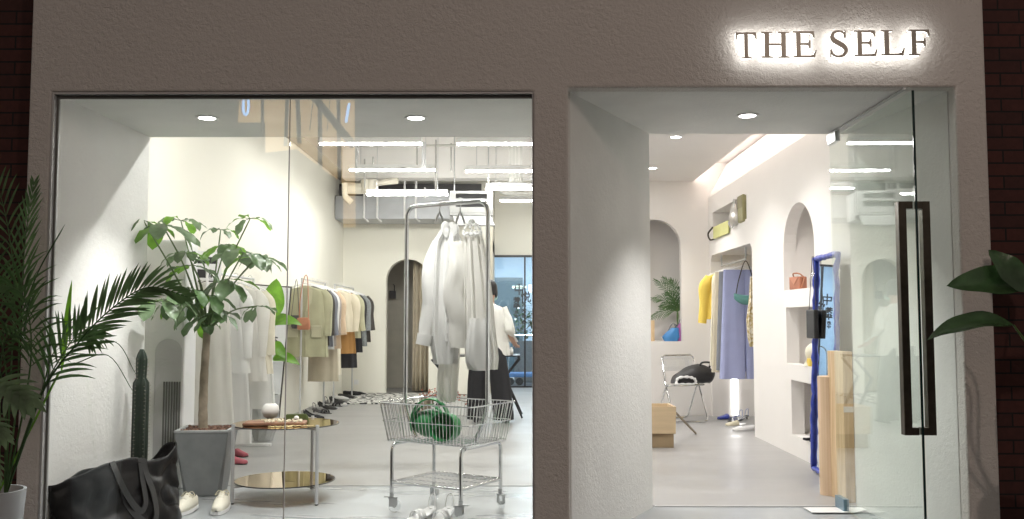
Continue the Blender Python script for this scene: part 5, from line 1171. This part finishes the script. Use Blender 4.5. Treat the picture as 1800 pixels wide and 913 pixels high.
for i in range(230):
    c = Vector((rnd.gauss(.02, .13), rnd.gauss(0, .1), .88+abs(rnd.gauss(.30, .2)))); leaf(b, c, (rnd.uniform(-1, 1), rnd.uniform(-1, 1), rnd.uniform(-.3, .8)), .13, .05, .4, .2, nu=3, nv=2)
b.build('foliage', 'leafdark', pl)

# ================================================================== white wing
# wardrobe rail
wr = thing('wardrobe_rail', 'short steel hanging rail in the tall wardrobe niche', 'clothes rail', (2.64, 11.2, 1.965))
b = MB(); b.tube([(0, -.62, .14), (0, -.62, 0), (0, .62, 0), (0, .62, .14)], .010, 8); b.build('rail', 'steel', wr)
G2 = [(11.72, 'c_yel', .60, .24, 'shirt', 'bright yellow knit top at the far end of the wardrobe rail', 'knit top', 0), (11.55, 'c_cream', 1.18, .20, 'dress', 'long cream slip dress beside the yellow top', 'dress', .0), (11.40, 'c_beige', 1.25, .19, 'trousers', 'beige trousers third on the wardrobe rail', 'trousers', .0), (11.25, 'c_grey', 1.22, .19, 'trousers', 'slate trousers in the middle of the wardrobe rail', 'trousers', .02), (11.08, 'c_dark', 1.22, .19, 'trousers', 'charcoal trousers behind the lavender pair', 'trousers', .05), (10.88, 'c_lav', 1.30, .25, 'trousers', 'wide lavender wool trousers hanging in the wardrobe niche', 'trousers', .05)]
for i, (y, m, ln, w_, kd, lab, cat, dx) in enumerate(G2):
    garment('hanging_'+cat.replace(' ', '_'), lab, cat, (2.64+dx, y, 1.95), m, ln, w_, .60, R(4), 'clothes on the wardrobe rail', kd, seed=i+20, depth=.045, hem=1.15)
t = thing('teal_bag', 'small teal crescent shoulder bag hanging in front of the lavender trousers', 'handbag', (at(1312, 530, Y=10.62).x, 10.62, at(1312, 537, Y=10.62).z))
b = MB(); b.loft([[(x, .03*math.cos(a)*(1-abs(x/.15)**3*.6), (x*x*2.4)+.06+.055*math.sin(a)*(1-abs(x/.15)**3*.5)) for a in [2*math.pi*k/12 for k in range(12)]] for x in [-.14+.28*i/12 for i in range(13)]]); b.build('body', 'c_teal', t)
b = MB(); hh = 1.95-t.location.z; b.tube(smooth_path([(-.12, 0, .12), (-.08, 0, hh*.6), (0, 0, hh), (.08, 0, hh*.6), (.12, 0, .12)]), .006, 6); b.build('strap', 'c_dark', t)
t = thing('patterned_scarf', 'cream and gold patterned scarf at the near edge of the wardrobe niche', 'scarf', (at(1321, 560, Y=10.5).x, 10.5, at(1321, 610, Y=10.5).z))
b = MB(); cloth_body(b, [(0, .02, .01, .01, 0), (.1, .05, .03, .012, .01), (.3, .055, .03, .012, 0), (.55, .04, .03, .01, .02), (.8, .015, .01, .004, .01)], 28, k=5, seed=5); b.build('cloth', tweed('gold_pattern', (.42, .32, .12), (.75, .70, .58), 30), t)
# shoes in the niche
sh_ = [(1278, 736, 'blueframe', 'cobalt blue mule at the far end of the wardrobe floor', 'mule', -150), (1292, 739, 'c_lav', 'purple strappy sandal on the wardrobe floor', 'slide', -140), (1303, 737, 'c_lav', 'second purple strappy sandal by the light strip', 'slide', -150), (1298, 748, 'cream', 'cream fluffy mule in front of the purple sandals', 'mule', -160), (1314, 757, 'white', 'white chunky loafer nearest in the wardrobe niche', 'loafer', -165)]
for px, py, m, lab, kd, rz in sh_:
    p = at(px+12, py, z=0); o = shoe('niche_shoe', lab, p, R(rz), m, kd, .27, 'shoes on the wardrobe floor', sole='white' if m in ('white', 'cream') else 'blackp')
# upper slot items
p = at(1268, 409, X=2.58); t = thing('lime_clutch', 'flat lime yellow clutch hanging from the slot shelf of the niche wall', 'handbag', (2.585, 11.55, 2.38))
b = MB(); b.box(-.02, .0, -.42, .42, -.06, .10); b.build('body', mat('lime_leather', (.62, .62, .26), .5), t, smooth=False, bevel=.008)
b = MB(); b.tube(smooth_path([(-.02, .42, .10), (-.07, .48, .02), (-.05, .46, -.06), (-.01, .40, -.06)]), .012, 6); b.build('strap', 'darkmetal', t)
t = thing('silver_bag', 'silver hobo bag standing in the upper slot of the niche wall', 'handbag', (2.60, 10.85, 2.42))
b = MB(); b.loft([[(.05*math.cos(a)*s_-.02, .15*math.sin(a)*s_, z) for a in [2*math.pi*k/20 for k in range(20)]] for z, s_ in ((-.04, .5), (0, 1), (.08, 1.1), (.14, .8), (.24, .3), (.27, .1))]); b.build('body', mat('silver_leather', (.62, .60, .57), .3, .7), t)
b = MB(); b.tube(smooth_path([(-.04, .10, .05), (-.06, .12, .0), (-.05, .02, -.06), (-.04, -.08, .0), (-.03, -.05, .25), (-.02, .03, .27)]), .008, 6); b.build('strap', 'silver_leather' if False else 'steel', t)
t = thing('olive_clutch', 'upright olive leather clutch beside the silver bag in the upper slot', 'handbag', (2.60, 10.55, 2.39))
b = MB(); b.box(-.03, .02, -.13, .10, 0, .31); b.build('body', mat('olive_clutch_leather', (.30, .28, .14), .5), t, smooth=False, bevel=.01)
b = MB(); b.box(-.034, -.031, -.12, .09, .16, .30); b.build('flap', mat('olive_dark', (.22, .20, .10), .5), t, smooth=False)
# small bags and objects in niches
t = thing('brown_box_bag', 'small terracotta leather box bag on the shelf of the arched niche', 'handbag', (2.66, 8.67, 1.55), R(90+12))
b = MB(); b.box(-.10, .10, -.03, .05, 0, .12); b.build('body', mat('terracotta', (.38, .15, .09), .5), t, smooth=False, bevel=.012)
b = MB(); b.plate([(-.09, .118), (.09, .118), (0, .045)], [], .004, lambda u, v, w_: (u, .0505+w_, v)); b.build('flap', mat('terracotta_lt', (.48, .21, .13), .5), t, smooth=False)
b = MB(); b.tube(smooth_path([(-.09, 0, .115), (-.05, .03, .15), (.05, .03, .15), (.09, 0, .115)]), .007, 6); b.tube(smooth_path([(-.10, .0, .11), (-.13, .03, .06), (-.10, .04, .01)]), .007, 6); b.build('strap', 'tan', t)
t = thing('glass_jar', 'small clear glass jar beside the terracotta bag', 'jar', (2.68, 8.25, 1.55))
b = MB(); b.lathe([(.035, 0), (.05, .02), (.055, .08), (.03, .13), (.03, .17), (.038, .18)], 18, caps=False); b.build('body', 'clear', t)
t = thing('bucket_bag', 'round cream bucket bag in the middle square niche', 'handbag', (2.70, 8.32, .851))
b = MB(); b.ball((0, .0, .12), (.10, .12, .095), 20, 12); b.lathe([(.10, .02), (.115, .0), (.10, .04)], 20, caps=False); b.build('body', 'c_cream', t)
b = MB(); b.box(-.10, -.03, -.09, -.02, .002, .07); b.build('tag', 'c_yel', t, smooth=False, bevel=.006)
t = thing('dark_sandals', 'pair of dark sandals with gold trim in the lowest square niche', 'sandals', (2.70, 8.28, .192), R(100))
b = MB()
for x in (-.06, .06): b.box(x-.03, x+.03, -.10, .12, 0, .02); b.tube(smooth_path([(x-.03, .04, .02), (x, .05, .06), (x+.03, .04, .02)]), .012, 6); b.tube(smooth_path([(x-.03, -.04, .02), (x, -.05, .06), (x+.03, -.04, .02)]), .012, 6)
b.build('sole', 'black', t, smooth=False); b = MB()
for x in (-.06, .06): b.ball((x, .05, .065), (.03, .015, .012), 10, 6)
b.build('buckle', mat('gold_buckle', (.6, .42, .2), .3, .8), t)
# mirror with blue wavy frame
A = Vector((2.483, 7.80, .03)); Bm = Vector((2.457, 7.18, .03)); up_ = Vector((.06, 0, 1.75))
um = (Bm-A); mt = thing('wavy_mirror', 'full length mirror in a lumpy cobalt blue frame leaning on the niche wall', 'mirror', A)
nn = um.cross(up_).normalized(); nn = nn if nn.x < 0 else -nn
b = MB(); cs = [Vector((0, 0, 0)), um, um+up_, up_]; b.add([c+nn*.0 for c in cs]+[c-nn*.012 for c in cs], [(0, 1, 2, 3), (7, 6, 5, 4), (0, 4, 5, 1), (1, 5, 6, 2), (2, 6, 7, 3), (3, 7, 4, 0)]); b.build('mirror_glass', 'mirror', mt, smooth=False)
b = MB(); P = []; rd = []
for i, (c0, c1) in enumerate(zip(cs, cs[1:]+cs[:1])):
    m_ = 40 if i % 2 else 16
    for k in range(m_):
        p_ = c0.lerp(c1, k/m_); z_ = noise.noise(p_*11)*.012; P.append(p_+nn*(.008+z_)+um.normalized()*noise.noise(p_*9+Vector((4, 4, 4)))*.034); rd.append(.0155+.006*abs(math.sin(k*1.1+i))+.008*abs(noise.noise(p_*14)))
b.tube(P, rd, 12, closed=True); b.build('frame', 'blueframe', mt, angle=80)
t = thing('hanging_pouch', 'flat black pouch hanging by a thin strap from the corner of the blue mirror', 'pouch', A+up_+nn*.03)
z0_ = at(1436, 545, Y=7.78).z-t.location.z; z1_ = at(1436, 595, Y=7.78).z-t.location.z
b = MB(); b.box(-.045, -.005, -.14, .07, z1_, z0_); b.build('body', 'leather2', t, smooth=False, bevel=.008)
b = MB(); b.tube([(-.02, .06, z0_), (0, .01, .02), (.0, -.02, .02), (-.02, -.12, z0_)], .003, 5); b.build('strap', 'leather2', t)
# paper roll, plywood panel
p = at(1462, 869, z=0); t = thing('paper_roll', 'tall standing kraft coloured roll beside the blue framed mirror', 'paper roll', (2.285, 6.78, 0))
b = MB(); b.lathe([(.082, 0), (.082, .85), (.072, .853), (.02, .853), (.02, .80)], 32, caps=False); b.build('body', 'paper', t)
t = thing('plywood_board', 'upright pale plywood board standing behind the glass door hinge', 'board', (2.325, 6.48, 0), R(4))
b = MB(); b.box(-.05, .02, -.012, .25, 0, 1.04); b.build('panel', 'plywood', t, smooth=False, bevel=.002)
b = MB(); b.box(-.052, .022, -.0145, -.0125, .62, .66); b.build('strap', 'white', t, smooth=False)
# folding chair
p = at(1200, 733, z=0); ch = thing('folding_chair', 'chrome folding chair with clear seat and back by the white wing wall', 'chair', (2.10, 11.75, 0), R(18))
sw = .235; b = MB(); b.tube(bend([(-sw, -.24, .01), (-sw, .0, .45), (-sw+.01, .12, .82), (sw-.01, .12, .82), (sw, .0, .45), (sw, -.24, .01), (-sw, -.24, .01)], .06), .011, 8); b.build('back_frame', 'chrome', ch)
b = MB(); b.tube(bend([(-sw+.02, -.20, .46), (-sw+.02, .02, .44), (-sw+.02, .27, .01), (sw-.02, .27, .01), (sw-.02, .02, .44), (sw-.02, -.20, .46), (-sw+.02, -.20, .46)], .05), .011, 8); b.build('leg_frame', 'chrome', ch)
b = MB(); b.box(-sw+.03, sw-.03, -.19, .12, .452, .460); b.build('seat', 'clear', ch, smooth=False, bevel=.003)
b = MB(); b.sheet(lambda u, v: ((u-.5)*2*(sw-.02), .09+.045*v-.04*(1-(2*u-1)**2)*-1, .62+.19*v), 10, 3); b.build('backrest', 'clear', ch, solid=.006)
t = thing('folded_black_bag', 'soft black leather bag with white chain handle lying on the folding chair', 'handbag', (2.17, 11.66, .463), R(10))
b = MB(); rings = []
for i in range(15):
    u = i/14; x = -.20+.50*u; h = .07+.17*math.sin(math.pi*min(1, u*.75+.08)); r = []
    for k in range(24):
        a = 2*math.pi*k/24; r.append((x+.03*math.sin(a), .15*math.cos(a)*(.6+.4*math.sin(math.pi*u)), h*.5+.5*h*math.sin(a)+.012*noise.noise(Vector((x*12, a, 1)))+ .01))
    rings.append(r)
b.loft(rings); b.build('body', 'leather2', t, angle=80)
b = MB(); b.tube(smooth_path([(.12, -.05, .20), (.14, -.08, .27), (.26, -.05, .27), (.27, 0, .20)]), .012, 8); b.build('handle', 'leather2', t)
b = MB(); b.tube(smooth_path([(-.22, -.14, .02), (-.19, -.15, .09), (-.06, -.16, .10), (.02, -.16, .07), (.03, -.15, .02)]), [.016+.005*math.sin(i*1.9) for i in range(25)], 8); b.tube([(-.24+.028*i, -.15, .014) for i in range(10)], [.013+.005*math.sin(i*2.2) for i in range(10)], 8); b.build('chain_handle', 'white', t)
# wooden crate
p = at(1190, 789, z=0); t = thing('wooden_crate', 'pale wooden crate on a darker plinth just inside the doorway by the pier', 'crate', (p.x-.36, p.y+.18, 0))
z_ = at(1190, 716, Y=p.y).z
b = MB(); o_ = [(-.33, -.13), (.33, -.13), (.33, .22), (-.33, .22)]
def ring4(s, z): return [(x*s, y*s+(s-1)*.0, z) for x, y in o_]
b.loft([ring4(1.08, .14), ring4(1.10, z_), ring4(1.02, z_), ring4(1.0, .17)], caps=False); b.add(ring4(1.0, .17)+ring4(1.08, .14), [(0, 1, 2, 3), (7, 6, 5, 4)]); b.build('box_wall', mat('pale_wood_flat', (.58, .45, .29), .5, var=.08, vscale=3, stretch=(1, 1, 12)), t, smooth=False)
b = MB(); b.box(-.34, .34, -.12, .2, 0, .139); b.build('base', mat('plinth_brown', (.30, .22, .13), .6), t, smooth=False, bevel=.004)
a = at(1184, 722, Y=9.45); c = at(1223, 762, z=.01); tag(MB().tube([a, c], .012, 8).build('wooden_stick', 'bark', None), 'dark wooden stick slanting from the crate to the floor', 'stick')
# arched niche content
t = thing('blue_bag', 'small bright blue leather bag on the sill of the arched window niche', 'handbag', (at(1180, 598, Y=12.42).x, 12.46, .986))
b = MB(); cloth_body(b, [(0, .09, .04, .002, 0), (.06, .12, .05, .003, 0), (.13, .08, .04, .003, .03), (.18, .05, .02, .002, .06)], 24); b.build('body', mat('bright_blue', (.06, .24, .55), .5), t)
b = MB(); b.tube(smooth_path([(-.05, 0, .11), (.03, -.01, .24), (.10, 0, .16)]), .008, 6); b.build('handle', 'c_grey', t)
t = thing('magenta_bag', 'magenta bag standing against the blue bag on the arched sill', 'handbag', (at(1193, 598, Y=12.5).x+.02, 12.52, .986))
b = MB(); cloth_body(b, [(0, .06, .04, .002, 0), (.1, .07, .04, .003, 0), (.2, .05, .03, .003, .02), (.24, .03, .01, .002, .02)], 24); b.build('body', mat('magenta', (.50, .14, .42), .6), t)
b = MB(); b.tube(smooth_path([(-.03, 0, .2), (.02, -.01, .31), (.06, 0, .2)]), .007, 6); b.build('handle', 'c_grey', t)
t = thing('niche_palm', 'small airy palm standing in the arched window niche', 'palm', (at(1192, 570, Y=12.65).x, 12.70, .986)); On = Vector(t.location)
b = MB(); b.lathe([(.05, 0), (.06, .08), (.04, .2), (.045, .22)], 14, caps=False); b.build('vase', 'c_dark', t)
random.seed(4); f = MB(); s = MB()
for tip in ((1150, 492), (1146, 525), (1165, 488), (1178, 492), (1195, 505), (1160, 540), (1205, 520), (1140, 560), (1170, 515)):
    e = at(*tip, Y=12.66)-On; frond(f, s, [Vector((0, 0, .2)), Vector((.0, 0, .40)), e*.6+Vector((.04, 0, .20)), e], 16, .16, .8, .7, start=.3, wl=.010, rr_=.005, plane=(0, 1, 0))
f.build('frond', 'palm', t, angle=80); s.build('stem', 'stem', t)
b = MB(); b.box(-.06, .06, -.05, .05, 0, .28); tag(b.build('beige_book_box', 'plywood', None, smooth=False, loc=(at(1142, 598, Y=12.5).x, 12.5, .986)), 'upright beige box on the arched sill beside the pier', 'box')
# papers at threshold
p = at(1478, 897, z=.004); b = MB(); p0, p1, p2, p3 = at(1412, 893, z=.004), at(1428, 902, z=.004), at(1500, 902, z=.004), at(1545, 893, z=.004)
b.add([p0, p1, p2, p3]+[v+Vector((0, 0, .004)) for v in (p0, p1, p2, p3)], [(0, 1, 2, 3), (7, 6, 5, 4), (0, 4, 5, 1), (1, 5, 6, 2), (2, 6, 7, 3), (3, 7, 4, 0)]); tag(b.build('paper_sheet', 'white', None, smooth=False), 'white paper sheet on the floor under the glass door pivot', 'paper')
